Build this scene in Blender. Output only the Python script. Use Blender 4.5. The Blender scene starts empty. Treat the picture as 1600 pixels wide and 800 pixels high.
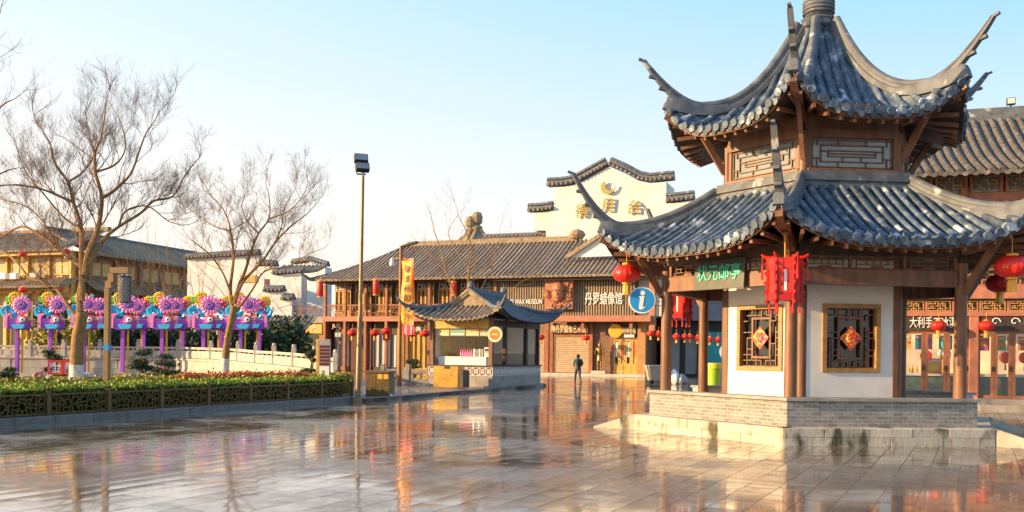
import bpy, math, random
import numpy as np
from mathutils import Vector, Matrix
R = math.radians
random.seed(7); np.random.seed(7)
scene = bpy.context.scene
col = scene.collection
# ---------------------------------------------------------------- camera
F, HEYE, ROLL, YH = 1450.0, 1.7, 0.012, 550.0      # photo pixels (1600 wide), eye height, roll, horizon row
cam_d = bpy.data.cameras.new('camera'); cam = bpy.data.objects.new('camera', cam_d); col.objects.link(cam)
cam_d.sensor_width = 36; cam_d.lens = 36*F/1600; cam_d.shift_y = (YH-400)/1600
cam_d.clip_start = .1; cam_d.clip_end = 3000
cam.location = (0, 0, HEYE)
cam.rotation_euler = (Matrix.Rotation(R(90), 3, 'X') @ Matrix.Rotation(ROLL, 3, 'Z')).to_euler()
scene.camera = cam
# ---------------------------------------------------------------- sky and sun
SUN_AZ, SUN_EL = R(10), R(14)       # sun stands to the left (-X), a little behind the camera
world = bpy.data.worlds.new('World'); scene.world = world; world.use_nodes = True
nt = world.node_tree; bg = nt.nodes['Background']
sky = nt.nodes.new('ShaderNodeTexSky'); sky.sky_type = 'NISHITA'; sky.sun_disc = False
sky.sun_elevation = SUN_EL; sky.sun_rotation = R(270)-SUN_AZ
sky.air_density = 1.0; sky.dust_density = 1.6; sky.ozone_density = 1.2; sky.altitude = 20
# thin morning haze over the Nishita sky: pale towards the horizon, warmer towards the sun
N_, L_ = nt.nodes, nt.links
tc = N_.new('ShaderNodeTexCoord'); sx = N_.new('ShaderNodeSeparateXYZ'); L_.new(tc.outputs['Generated'], sx.inputs[0])
def ramp(els):
    r = N_.new('ShaderNodeValToRGB'); e = r.color_ramp.elements
    while len(e) < len(els): e.new(.5)
    for k, (p, c) in enumerate(els): e[k].position = p; e[k].color = (*c, 1)
    L_.new(sx.outputs['Z'], r.inputs[0]); return r.outputs[0]
cool = ramp([(0,(.60,.53,.46)),(.10,(.54,.53,.52)),(.20,(.42,.50,.55)),(.35,(.20,.41,.59)),(.6,(.13,.31,.55)),(1,(.09,.22,.46))])
warm = ramp([(0,(.70,.56,.42)),(.10,(.66,.565,.475)),(.20,(.57,.56,.54)),(.35,(.43,.53,.59)),(.7,(.20,.37,.57)),(1,(.09,.22,.46))])
az = N_.new('ShaderNodeMapRange'); az.inputs['From Min'].default_value = -.45; az.inputs['From Max'].default_value = .45; az.inputs['To Min'].default_value = 1; az.inputs['To Max'].default_value = 0; L_.new(sx.outputs['X'], az.inputs[0])
mh = N_.new('ShaderNodeMix'); mh.data_type = 'RGBA'; L_.new(az.outputs[0], mh.inputs['Factor']); L_.new(cool, mh.inputs[6]); L_.new(warm, mh.inputs[7])
sc_ = N_.new('ShaderNodeMix'); sc_.data_type = 'RGBA'; sc_.blend_type = 'MULTIPLY'; sc_.inputs['Factor'].default_value = 1; L_.new(sky.outputs[0], sc_.inputs[6]); sc_.inputs[7].default_value = (.1,.1,.1,1)
fin_ = N_.new('ShaderNodeMix'); fin_.data_type = 'RGBA'; fin_.inputs['Factor'].default_value = .82; L_.new(sc_.outputs[2], fin_.inputs[6]); L_.new(mh.outputs[2], fin_.inputs[7])
dv_ = N_.new('ShaderNodeMix'); dv_.data_type = 'RGBA'; dv_.blend_type = 'MULTIPLY'; dv_.inputs['Factor'].default_value = 1; L_.new(fin_.outputs[2], dv_.inputs[6]); dv_.inputs[7].default_value = (10,10,10,1)
L_.new(dv_.outputs[2], bg.inputs[0]); bg.inputs[1].default_value = .1
sd = bpy.data.lights.new('sun', 'SUN'); sun = bpy.data.objects.new('sun', sd); col.objects.link(sun)
sd.energy = 4.9; sd.angle = R(.6); sd.color = (1, .65, .31)
sdir = Vector((-math.cos(SUN_AZ)*math.cos(SUN_EL), -math.sin(SUN_AZ)*math.cos(SUN_EL), math.sin(SUN_EL)))
sun.rotation_euler = (-sdir).to_track_quat('-Z', 'Y').to_euler()
vs = scene.view_settings; vs.view_transform = 'Standard'; vs.look = 'None'; vs.gamma = 1; vs.exposure = 1.05
# ---------------------------------------------------------------- pixel helpers (a pixel gives a direction only)
def ray(px, py):
    u, v = px-800, py-YH; c, s = math.cos(ROLL), math.sin(ROLL)
    return (u*c+v*s)/F, (v*c-u*s)/F
def at(px, py, Y):
    kx, kd = ray(px, py); return Vector((kx*Y, Y, HEYE-kd*Y))
def gp(px, py, z=0):
    kx, kd = ray(px, py); return at(px, py, (HEYE-z)/kd)
class Plane:                       # an upright plane through P turned by rz: s along it, z up
    def __init__(self, x, y, rz): self.p = (x, y); self.rz = rz; self.u = (math.cos(rz), math.sin(rz))
    def sz(self, px, py, back=0):
        x0, y0 = self.p[0]-self.u[1]*back, self.p[1]+self.u[0]*back
        kx, kd = ray(px, py); s = (kx*y0-x0)/(self.u[0]-kx*self.u[1]); Y = y0+s*self.u[1]
        return s, HEYE-kd*Y
    def rect(self, a, b, c, d, back=0):      # pixel box -> s0, s1, z0, z1
        m = ((a+c)/2, (b+d)/2)
        return self.sz(a, m[1], back)[0], self.sz(c, m[1], back)[0], self.sz(m[0], d, back)[1], self.sz(m[0], b, back)[1]
# ---------------------------------------------------------------- objects
def tag(o, label=None, cat=None, group=None, kind=None):
    if label: o['label'] = label
    if cat: o['category'] = cat
    if group: o['group'] = group
    if kind: o['kind'] = kind
    return o
def thing(name, label, cat, loc=(0,0,0), rz=0, group=None):
    o = bpy.data.objects.new(name, None); col.objects.link(o); o.empty_display_size = .2
    o.location = loc; o.rotation_euler = (0, 0, rz)
    return tag(o, label, cat, group)
def inst(name, mesh, parent=None, loc=(0,0,0), rot=(0,0,0), mat=None, scale=None):
    o = bpy.data.objects.new(name, mesh); col.objects.link(o)
    o.parent = parent; o.location = loc; o.rotation_euler = rot
    if scale: o.scale = scale
    return o
def copy_tree(o, parent=None):
    c = o.copy(); col.objects.link(c); c.parent = parent
    for ch in list(o.children): copy_tree(ch, c)
    return c
def setmat(mesh, mat):
    mesh.materials.clear(); mesh.materials.append(mat)
class MB:
    def __init__(s): s.v = []; s.f = []
    def add(s, vs, fs):
        n = len(s.v); s.v += [tuple(p) for p in vs]; s.f += [tuple(i+n for i in f) for f in fs]; return s
    def box(s, x0, x1, y0, y1, z0, z1):
        return s.add([(x0,y0,z0),(x1,y0,z0),(x1,y1,z0),(x0,y1,z0),(x0,y0,z1),(x1,y0,z1),(x1,y1,z1),(x0,y1,z1)],
                     [(0,3,2,1),(4,5,6,7),(0,1,5,4),(1,2,6,5),(2,3,7,6),(3,0,4,7)])
    def cbox(s, x0, x1, y0, y1, z0, z1, b=.01):     # box with chamfered upright and top edges
        pts = []
        for z, i in ((z0, 0), (z1-b, 0), (z1, b)):
            a0, a1, c0, c1 = x0+i, x1-i, y0+i, y1-i
            pts += [(a0+b,c0,z),(a1-b,c0,z),(a1,c0+b,z),(a1,c1-b,z),(a1-b,c1,z),(a0+b,c1,z),(a0,c1-b,z),(a0,c0+b,z)]
        fs = [tuple(range(7,-1,-1)), tuple(range(16,24))]
        for L in (0, 8):
            for k in range(8): fs.append((L+k, L+(k+1)%8, L+8+(k+1)%8, L+8+k))
        return s.add(pts, fs)
    def bar(s, p, q, w, h, up=(0,0,1)):
        p, q = Vector(p), Vector(q); d = (q-p).normalized(); up = Vector(up)
        if abs(d.dot(up)) > .98: up = Vector((1,0,0)) if abs(d.x) < .9 else Vector((0,1,0))
        a = d.cross(up).normalized()*w/2; b = a.cross(d).normalized()*h/2
        v = [p-a-b, p+a-b, p+a+b, p-a+b, q-a-b, q+a-b, q+a+b, q-a+b]
        return s.add(v, [(0,1,2,3),(7,6,5,4),(0,4,5,1),(1,5,6,2),(2,6,7,3),(3,7,4,0)])
    def tube(s, pts, rad, n=8, cap=True):
        pts = [Vector(p) for p in pts]
        if not hasattr(rad, '__len__'): rad = [rad]*len(pts)
        ref = None; vs = []
        for i, p in enumerate(pts):
            d = (pts[min(i+1, len(pts)-1)]-pts[max(i-1, 0)]).normalized()
            if ref is None: ref = Vector((0,0,1)) if abs(d.z) < .9 else Vector((1,0,0))
            a = d.cross(ref)
            if a.length < 1e-4: a = d.cross(Vector((0,1,0)))
            a.normalize(); b = a.cross(d); ref = b
            for k in range(n):
                t = 2*math.pi*k/n; vs.append(p+(a*math.cos(t)+b*math.sin(t))*rad[i])
        fs = [(i*n+k, i*n+(k+1)%n, (i+1)*n+(k+1)%n, (i+1)*n+k) for i in range(len(pts)-1) for k in range(n)]
        if cap: fs += [tuple(range(n-1,-1,-1)), tuple(range((len(pts)-1)*n, len(pts)*n))]
        return s.add(vs, fs)
    def lathe(s, prof, n=16, c=(0,0,0), lobes=0, amp=0, axis='z'):
        vs = []
        for r, z in prof:
            for k in range(n):
                t = 2*math.pi*k/n; q = r*(1+amp*math.cos(lobes*t))
                p = (q*math.cos(t), q*math.sin(t), z)
                if axis == 'y': p = (p[0], -p[2], p[1])
                vs.append((c[0]+p[0], c[1]+p[1], c[2]+p[2]))
        m = len(prof)
        fs = [(i*n+k, i*n+(k+1)%n, (i+1)*n+(k+1)%n, (i+1)*n+k) for i in range(m-1) for k in range(n)]
        fs += [tuple(range(n-1,-1,-1)), tuple(range((m-1)*n, m*n))]
        return s.add(vs, fs)
    def prism(s, poly, y0, y1, flat=False):          # outline in XZ pushed from y0 to y1 (flat: outline in XY, z0 to z1)
        n = len(poly)
        if flat: vs = [(x,y,y0) for x,y in poly]+[(x,y,y1) for x,y in poly]
        else: vs = [(x,y0,z) for x,z in poly]+[(x,y1,z) for x,z in poly]
        return s.add(vs, [tuple(range(n)), tuple(range(2*n-1,n-1,-1))]+[(k, n+k, n+(k+1)%n, (k+1)%n) for k in range(n)])
    def sweep(s, pts, prof, ks=None):                # path in XZ plane, outline (side, up) scaled per point
        n = len(prof); vs = []
        for i, (x, z) in enumerate(pts):
            a = pts[max(i-1,0)]; b = pts[min(i+1,len(pts)-1)]
            dx, dz = b[0]-a[0], b[1]-a[1]; L = math.hypot(dx, dz); nx, nz = -dz/L, dx/L
            k = ks[i] if ks else 1
            if not hasattr(k, '__len__'): k = (k, k)
            for la, up in prof: vs.append((x+nx*up*k[1], la*k[0], z+nz*up*k[1]))
        m = len(pts)
        fs = [(i*n+k, (i+1)*n+k, (i+1)*n+(k+1)%n, i*n+(k+1)%n) for i in range(m-1) for k in range(n)]
        fs += [tuple(range(n)), tuple(range(m*n-1,(m-1)*n-1,-1))]
        return s.add(vs, fs)
    def mesh(s, name, mat, smooth=False):
        me = bpy.data.meshes.new(name); me.from_pydata(s.v, [], s.f); me.update()
        if smooth:
            me.polygons.foreach_set('use_smooth', [True]*len(me.polygons))
            me.set_sharp_from_angle(angle=R(40))
        if mat: me.materials.append(mat)
        return me
    def build(s, name, mat, parent=None, loc=(0,0,0), rot=(0,0,0), smooth=False):
        return inst(name, s.mesh(name, mat, smooth), parent, loc, rot)
def quads(name, V, mat, parent=None, per=4):         # many loose quads at once from an (n,4,3) array
    n = len(V); me = bpy.data.meshes.new(name)
    me.vertices.add(n*4); me.vertices.foreach_set('co', V.reshape(-1).astype(np.float32))
    me.loops.add(n*4); me.loops.foreach_set('vertex_index', np.arange(n*4, dtype=np.int32))
    me.polygons.add(n); me.polygons.foreach_set('loop_start', np.arange(0, n*4, 4, dtype=np.int32))
    me.update(calc_edges=True); me.validate(); me.materials.append(mat)
    return inst(name, me, parent)
def leaf_quads(P, size, up=0.3, aspect=.55):
    n = len(P); a = np.random.normal(size=(n,3)); a[:,2] += up; a /= np.linalg.norm(a,axis=1)[:,None]
    b = np.random.normal(size=(n,3)); b -= (a*b).sum(1)[:,None]*a; b /= np.linalg.norm(b,axis=1)[:,None]
    L = size*(.6+.8*np.random.rand(n))[:,None]; a = a*L; b = b*L*aspect
    return np.stack([P-b*.3-a*.5, P+b*.8, P+a, P-b*.8], 1)
# ---------------------------------------------------------------- materials
def M(name, c, rough=.6, var=.2, scale=3, bump=0, bscale=40, metal=0, rnd=0, patch=None, trans=0, spec=.5, coat=0, stretch=None, ior=1.45, subsurf=0):
    m = bpy.data.materials.new(name); m.use_nodes = True; t = m.node_tree; N = t.nodes; L = t.links
    b = N['Principled BSDF']; b.inputs['Roughness'].default_value = rough; b.inputs['Metallic'].default_value = metal
    b.inputs['Specular IOR Level'].default_value = spec; b.inputs['Transmission Weight'].default_value = trans
    b.inputs['Coat Weight'].default_value = coat; b.inputs['IOR'].default_value = ior
    g = N.new('ShaderNodeNewGeometry'); pos = g.outputs['Position']
    if stretch:
        mp = N.new('ShaderNodeMapping'); mp.inputs['Scale'].default_value = stretch; L.new(pos, mp.inputs[0]); pos = mp.outputs[0]
    def noise(sc, det=4):
        n = N.new('ShaderNodeTexNoise'); n.inputs['Scale'].default_value = sc; n.inputs['Detail'].default_value = det; L.new(pos, n.inputs['Vector']); return n.outputs['Fac']
    cn = None
    if var:
        rp = N.new('ShaderNodeValToRGB'); L.new(noise(scale, 6), rp.inputs[0])
        rp.color_ramp.elements[0].position = .3; rp.color_ramp.elements[1].position = .7
        rp.color_ramp.elements[0].color = (*[max(0,x*(1-var)) for x in c], 1); rp.color_ramp.elements[1].color = (*[min(1,x*(1+var)) for x in c], 1)
        cn = rp.outputs[0]
    if rnd:
        oi = N.new('ShaderNodeObjectInfo'); ad = N.new('ShaderNodeMath'); ad.operation = 'ADD'; L.new(oi.outputs['Random'], ad.inputs[0]); L.new(g.outputs['Random Per Island'], ad.inputs[1])
        fr = N.new('ShaderNodeMath'); fr.operation = 'FRACT'; L.new(ad.outputs[0], fr.inputs[0])
        mr = N.new('ShaderNodeMapRange'); mr.inputs['To Min'].default_value = 1-rnd; mr.inputs['To Max'].default_value = 1+rnd; L.new(fr.outputs[0], mr.inputs[0])
        hs = N.new('ShaderNodeHueSaturation'); L.new(mr.outputs[0], hs.inputs['Value'])
        if cn: L.new(cn, hs.inputs['Color'])
        else: hs.inputs['Color'].default_value = (*c, 1)
        cn = hs.outputs[0]
    for pc in (patch or []):       # (colour, noise scale, threshold, softness)
        pr = N.new('ShaderNodeValToRGB'); L.new(noise(pc[1], 8), pr.inputs[0])
        pr.color_ramp.elements[0].position = pc[2]; pr.color_ramp.elements[1].position = min(1, pc[2]+pc[3])
        mx = N.new('ShaderNodeMix'); mx.data_type = 'RGBA'; L.new(pr.outputs[0], mx.inputs['Factor'])
        if cn: L.new(cn, mx.inputs[6])
        else: mx.inputs[6].default_value = (*c, 1)
        mx.inputs[7].default_value = (*pc[0], 1); cn = mx.outputs[2]
    if cn: L.new(cn, b.inputs['Base Color'])
    else: b.inputs['Base Color'].default_value = (*c, 1)
    if bump:
        bp = N.new('ShaderNodeBump'); bp.inputs['Strength'].default_value = bump; bp.inputs['Distance'].default_value = .02
        L.new(noise(bscale, 5), bp.inputs['Height']); L.new(bp.outputs[0], b.inputs['Normal'])
    return m
FROST = ((.55,.6,.66), 2.2, .56, .1)
mTile = M('pavilion_tile', (.085,.122,.17), .58, .4, 5, .3, 30, rnd=.22, patch=[((.22,.25,.28), 5, .54, .14), ((.48,.53,.58), 2.6, .605, .06)])
mTileOld = M('weathered_roof_tile', (.30,.225,.155), .75, .4, 6, .3, 20, rnd=.35, patch=[((.42,.32,.20), 3, .58, .15), ((.13,.11,.10), 1.2, .6, .2)])
mTileShop = M('shop_roof_tile', (.13,.12,.11), .7, .35, 8, .3, 25, rnd=.3, patch=[((.25,.22,.18), 4, .6, .12)])
mRidge = M('ridge_mortar', (.115,.13,.15), .62, .35, 4, .35, 25, patch=[((.40,.41,.42), 3, .62, .08)])
mRidgeOld = M('old_ridge', (.30,.23,.15), .8, .3, 4, .3, 25)
mWood = M('brown_timber', (.185,.088,.05), .5, .35, 6, .15, 40, stretch=(1,1,.25))
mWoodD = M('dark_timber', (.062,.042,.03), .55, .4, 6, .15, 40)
mWoodR = M('red_brown_timber', (.30,.12,.06), .5, .25, 5, .1, 30)
mWoodY = M('ochre_timber', (.62,.36,.08), .55, .25, 4, .1, 30)
mPink = M('terracotta_timber', (.42,.17,.10), .55, .2, 4, .1, 30)
mWhite = M('white_plaster', (.77,.755,.72), .8, .08, 1.5, .15, 30, patch=[((.60,.56,.5), 1.6, .62, .2), ((.45,.40,.33), 6, .70, .06)])
mCream = M('cream_plaster', (.73,.70,.64), .85, .08, 1, .1, 20, patch=[((.60,.53,.42), .6, .60, .2), ((.45,.38,.3), 1.8, .68, .08)])
mOchre = M('ochre_wall', (.72,.47,.13), .8, .12, 1.5, .1, 20)
mBrick = M('grey_brick', (.25,.235,.215), .75, .2, 20, .3, 80, rnd=.22)
mMortar = M('pale_mortar', (.50,.47,.42), .9, .15, 20, .3, 80)
mStone = M('plinth_stone', (.52,.46,.36), .75, .2, 3, .35, 25, rnd=.1, patch=[((.33,.27,.18), 6, .57, .12), ((.085,.08,.045), 2.1, .565, .09)], stretch=(1,1,.5))
mStoneG = M('grey_stone', (.30,.28,.25), .75, .25, 3, .3, 25, rnd=.1)
mStoneP = M('pale_stone', (.50,.45,.37), .8, .2, 2, .3, 20, rnd=.08, patch=[((.25,.22,.17), 1.3, .62, .15)])
mGlass = M('dark_glass', (.02,.025,.028), .05, 0, spec=.8)
mGlassW = M('pale_window', (.24,.28,.30), .08, .1, 1, spec=.8)
def thin_glass():
    m = bpy.data.materials.new('clear_glass'); m.use_nodes = True; N = m.node_tree.nodes; L = m.node_tree.links; N.remove(N['Principled BSDF'])
    tb = N.new('ShaderNodeBsdfTransparent'); gb = N.new('ShaderNodeBsdfGlossy'); gb.inputs['Roughness'].default_value = .02; lw = N.new('ShaderNodeLayerWeight'); lw.inputs[0].default_value = .25; pw = N.new('ShaderNodeMath'); pw.operation = 'POWER'; pw.inputs[1].default_value = 2.5; L.new(lw.outputs['Facing'], pw.inputs[0]); fr = N.new('ShaderNodeMath'); fr.operation = 'MULTIPLY_ADD'; fr.inputs[1].default_value = .6; fr.inputs[2].default_value = .05; L.new(pw.outputs[0], fr.inputs[0]); mx = N.new('ShaderNodeMixShader')
    L.new(fr.outputs[0], mx.inputs[0]); L.new(tb.outputs[0], mx.inputs[1]); L.new(gb.outputs[0], mx.inputs[2]); L.new(mx.outputs[0], N['Material Output'].inputs[0]); return m
mClear = thin_glass()
mRed = M('lantern_red', (.72,.022,.012), .45, .15, 6, coat=.2)
mRedD = M('deep_red', (.42,.012,.012), .5, .2, 6)
mGold = M('lantern_gold', (.80,.40,.05), .4, .15, 10)
mBrass = M('brass_panel', (.50,.30,.07), .32, .25, 3, .05, 20, metal=.75)
mBronze = M('bronze', (.32,.17,.06), .38, .3, 10, .2, 30, metal=.7)
mBlack = M('black_metal', (.018,.018,.02), .4, .2, 6)
mGrey = M('grey_metal', (.22,.22,.23), .4, .15, 6, metal=.5)
mPole = M('pole_paint', (.25,.155,.07), .4, .2, 4, metal=.2)
mFence = M('fence_bronze', (.13,.085,.028), .42, .3, 8, metal=.2)
mWhiteP = M('white_paint', (.8,.8,.78), .5, .05, 5)
mBlue = M('sign_blue', (.012,.27,.72), .35, .04, 5)
mTealT = M('teal_letters', (.06,.55,.42), .5, .1, 5)
mSignG = M('sign_board_green', (.055,.065,.05), .45, .2, 5)
mTerra = M('terracotta_relief', (.40,.165,.085), .6, .25, 6, .2, 30)
mSlat = M('taupe_slats', (.30,.225,.145), .6, .15, 4, rnd=.12)
mSlatB = M('slat_backing', (.10,.08,.06), .7, .15, 4)
mBark = M('bark', (.30,.17,.065), .9, .4, 12, .6, 30, patch=[((.30,.22,.09), 5, .6, .15)])
mTwig = M('twig_bark', (.20,.125,.085), .9, .3, 12)
mLime = M('limewashed_bark', (.72,.68,.62), .85, .15, 12, .5, 40, patch=[((.35,.28,.2), 9, .6, .1)])
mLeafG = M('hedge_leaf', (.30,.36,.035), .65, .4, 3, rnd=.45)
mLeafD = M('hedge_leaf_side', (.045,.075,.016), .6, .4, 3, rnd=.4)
mLeafY = M('yellow_hedge_leaf', (.34,.28,.035), .55, .35, 3, rnd=.4)
mLeafR = M('orange_shrub_leaf', (.48,.12,.03), .6, .35, 3, rnd=.4)
mPine = M('pine_needles', (.035,.065,.02), .6, .4, 4, rnd=.4)
mBush = M('river_bush', (.045,.06,.022), .7, .4, 2, rnd=.4)
mPurple = M('lantern_purple', (.40,.085,.56), .5, .15, 5)
mPinkF = M('petal_pink', (.90,.08,.38), .5, .15, 8)
mPinkL = M('petal_pale', (.90,.26,.54), .5, .12, 8)
mCyan = M('lantern_blue', (.03,.52,.80), .45, .15, 6)
mYel = M('lantern_yellow', (.88,.50,.02), .5, .15, 6)
mGreen = M('leaf_green_lantern', (.12,.5,.06), .5, .15, 6)
mBall = M('white_ball', (.85,.85,.85), .4, 0)
def tinted(name, c, rough=.5): return M(name, c, rough, .12, 6)
# ---------------------------------------------------------------- lettering
_dg = None
def text(name, s, size, mat, parent, loc, rot=(R(90),0,0), ext=.02, bold=0.0, shear=0, width=None):
    cu = bpy.data.curves.new(name, 'FONT'); cu.body = s; cu.size = size; cu.extrude = ext; cu.offset = bold*size; cu.shear = shear
    cu.align_x = 'CENTER'; cu.align_y = 'CENTER'; cu.resolution_u = 3; cu.space_line = 1.0
    o = bpy.data.objects.new(name, cu); col.objects.link(o)
    me = bpy.data.meshes.new_from_object(o.evaluated_get(bpy.context.evaluated_depsgraph_get()))
    bpy.data.objects.remove(o); setmat(me, mat); r = inst(name, me, parent, loc, rot)
    if width and len(me.vertices):
        xs = [v.co.x for v in me.vertices]; r.scale.x = width/(max(xs)-min(xs))
    return r
# ================================================================ ground
def wet(name, c, dry_r, wet_r, lo, hi, rnd=.25):
    m = bpy.data.materials.new(name); m.use_nodes = True; t = m.node_tree; N = t.nodes; L = t.links; b = N['Principled BSDF']
    g = N.new('ShaderNodeNewGeometry')
    def noise(sc, det, rough=.5):
        n = N.new('ShaderNodeTexNoise'); n.inputs['Scale'].default_value = sc; n.inputs['Detail'].default_value = det; n.inputs['Roughness'].default_value = rough
        L.new(g.outputs['Position'], n.inputs['Vector']); return n.outputs['Fac']
    oi = N.new('ShaderNodeObjectInfo'); ad = N.new('ShaderNodeMath'); L.new(oi.outputs['Random'], ad.inputs[0]); L.new(g.outputs['Random Per Island'], ad.inputs[1])
    fr = N.new('ShaderNodeMath'); fr.operation = 'FRACT'; L.new(ad.outputs[0], fr.inputs[0])
    # wetness: broad patches, shifted a little per slab
    na = noise(.33, 6, .65); nb_ = noise(2.3, 6, .7); nm = N.new('ShaderNodeMath'); nm.operation = 'MULTIPLY_ADD'; L.new(nb_, nm.inputs[0]); nm.inputs[1].default_value = .35; L.new(na, nm.inputs[2]); sb_ = N.new('ShaderNodeMath'); sb_.operation = 'SUBTRACT'; L.new(nm.outputs[0], sb_.inputs[0]); sb_.inputs[1].default_value = .22; n1 = sb_.outputs[0]; sh = N.new('ShaderNodeMath'); sh.operation = 'MULTIPLY_ADD'; L.new(fr.outputs[0], sh.inputs[0]); sh.inputs[1].default_value = .10; L.new(n1, sh.inputs[2])
    mr = N.new('ShaderNodeMapRange'); mr.interpolation_type = 'SMOOTHSTEP'; mr.inputs['From Min'].default_value = lo; mr.inputs['From Max'].default_value = hi; L.new(sh.outputs[0], mr.inputs[0]); W = mr.outputs[0]
    rr = N.new('ShaderNodeMapRange'); rr.inputs['To Min'].default_value = dry_r; rr.inputs['To Max'].default_value = wet_r; L.new(W, rr.inputs[0])
    fine = noise(9, 4); fm = N.new('ShaderNodeMath'); fm.operation = 'MULTIPLY_ADD'; L.new(fine, fm.inputs[0]); fm.inputs[1].default_value = .10; L.new(rr.outputs[0], fm.inputs[2])
    fs = N.new('ShaderNodeMath'); fs.operation = 'SUBTRACT'; fs.use_clamp = True; L.new(fm.outputs[0], fs.inputs[0]); fs.inputs[1].default_value = .045; L.new(fs.outputs[0], b.inputs['Roughness'])
    # stone colour: grain, stains and a shade per slab
    rp = N.new('ShaderNodeValToRGB'); L.new(noise(3.0, 10, .72), rp.inputs[0]); e = rp.color_ramp.elements
    e[0].position = .3; e[1].position = .72; e[0].color = (*[x*.45 for x in c], 1); e[1].color = (*[x*1.4 for x in c], 1)
    hs = N.new('ShaderNodeHueSaturation'); v = N.new('ShaderNodeMapRange'); v.inputs['To Min'].default_value = 1-rnd*1.6; v.inputs['To Max'].default_value = 1+rnd; L.new(fr.outputs[0], v.inputs[0]); L.new(v.outputs[0], hs.inputs['Value']); L.new(rp.outputs[0], hs.inputs['Color'])
    L.new(hs.outputs[0], b.inputs['Base Color']); b.inputs['IOR'].default_value = 1.5
    bs = N.new('ShaderNodeMapRange'); bs.inputs['To Min'].default_value = .22; bs.inputs['To Max'].default_value = .012; L.new(W, bs.inputs[0])
    bp = N.new('ShaderNodeBump'); bp.inputs['Distance'].default_value = .01; L.new(bs.outputs[0], bp.inputs['Strength']); L.new(noise(26, 5, .6), bp.inputs['Height']); L.new(bp.outputs[0], b.inputs['Normal'])
    b.inputs['Coat Weight'].default_value = .55; b.inputs['Coat Roughness'].default_value = .05; b.inputs['Coat IOR'].default_value = 1.33
    cw = N.new('ShaderNodeMapRange'); cw.inputs['To Min'].default_value = .15; cw.inputs['To Max'].default_value = 1.0; L.new(W, cw.inputs[0]); L.new(cw.outputs[0], b.inputs['Coat Weight'])
    return m
mSlab = wet('wet_paving_slab', (.25,.20,.155), .36, .065, .30, .66, .12)
mJoint = wet('wet_joint', (.045,.04,.035), .25, .03, .35, .5)
mSoil = M('planter_soil', (.05,.035,.022), .95, .4, 4, .6, 20)
mFar = M('far_ground', (.16,.13,.10), .8, .3, .5)
mKerb = M('kerb_granite', (.16,.155,.15), .5, .25, 6, .2, 40, rnd=.2)
mSide = wet('side_paving', (.20,.15,.11), .5, .2, .5, .75)
g = MB(); g.add([(-900,-60,-.05),(900,-60,-.05),(900,1500,-.05),(-900,1500,-.05)], [(0,1,2,3)]); tag(g.build('ground', mFar), kind='structure')
plaza = MB().add([(-60,-30,-.012),(60,-30,-.012),(60,74,-.012),(-60,74,-.012)], [(0,1,2,3)]).build('plaza_paving', mJoint); tag(plaza, kind='structure')
DA = R(26.6); UD = Vector((math.sin(DA), math.cos(DA), 0)); WD = Vector((math.cos(DA), -math.sin(DA), 0))   # paving rows run along UD
KERB0 = Vector((-10.3, 21, 0))
def kerb_side(p): return (Vector((p[0],p[1],0))-KERB0).dot(WD)       # >0: on the plaza side of the planter kerb
slabs = []; RW = .41
for r in range(-85, 160):
    a = -22+random.random()
    while a < 82:
        ln = random.choice((.5, .6, .8, .8))
        c = UD*(a+ln/2)+WD*(r*RW); a += ln
        if not (-3 < c.y < 69 and -24 < c.x < 34): continue
        if kerb_side(c) < -.6 and c.y < 33: continue
        slabs.append((c, ln))
def view_key(s):
    c = s[0]
    if c.y < 8.6 or abs(c.x/c.y) > .575: return 1e9
    if (c-Vector((6.877,21.095,0))).length < 4.0: return 1e9
    if kerb_side(c) < .3: return 1e9
    return c.length
slabs.sort(key=view_key)
SM = {}
CROWN = .0008                       # the worn slabs are slightly domed across the row
def slab_mesh(ln):
    if ln not in SM:
        w, h = RW/2-.004, ln/2-.004; xs = (-w, -w*.55, 0, w*.55, w); mb = MB(); vs = [(x, y, -CROWN*(x/w)**2-(.0006 if abs(y) > .01 else 0)) for y in (-h, 0, h) for x in xs]
        fs = [(r*5+k, r*5+k+1, r*5+k+6, r*5+k+5) for r in (0,1) for k in range(4)]; mb.add(vs, fs); m = mb.mesh('paving_slab', mSlab); m.polygons.foreach_set('use_smooth', [True]*len(m.polygons))
        mb2 = MB(); mb2.v = list(vs); mb2.f = list(fs); n = len(vs); ring = [0,1,2,3,4,9,14,13,12,11,10,5]
        for q in ring: mb2.v.append((vs[q][0], vs[q][1], -.03))
        L = len(ring)
        for k in range(L): mb2.f.append((ring[k], n+k, n+(k+1)%L, ring[(k+1)%L]))
        SM[ln] = mb2.mesh('paving_slab', mSlab, True)
    return SM[ln]
for c, ln in slabs[:300]:
    inst('paving_slab', slab_mesh(ln), plaza, (c.x, c.y, random.uniform(-.001,.001)), (random.gauss(0,.0014), random.gauss(0,.0018), -DA))
V = []
for c, ln in slabs[300:]:
    tx, ty, tz = random.gauss(0,.0017), random.gauss(0,.0014), random.uniform(-.001,.001); w, h = RW/2-.005, ln/2-.005
    for s0, s1 in ((-1,-.4),(-.4,.4),(.4,1)):
        V.append([list(c+WD*(x*w)+UD*y+Vector((0,0,tz+x*w*tx+y*ty-CROWN*x*x))) for x, y in ((s0,-h),(s1,-h),(s1,h),(s0,h))])
tag(quads('paving_slabs_beyond', np.array(V), mSlab, plaza), kind='stuff')
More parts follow.
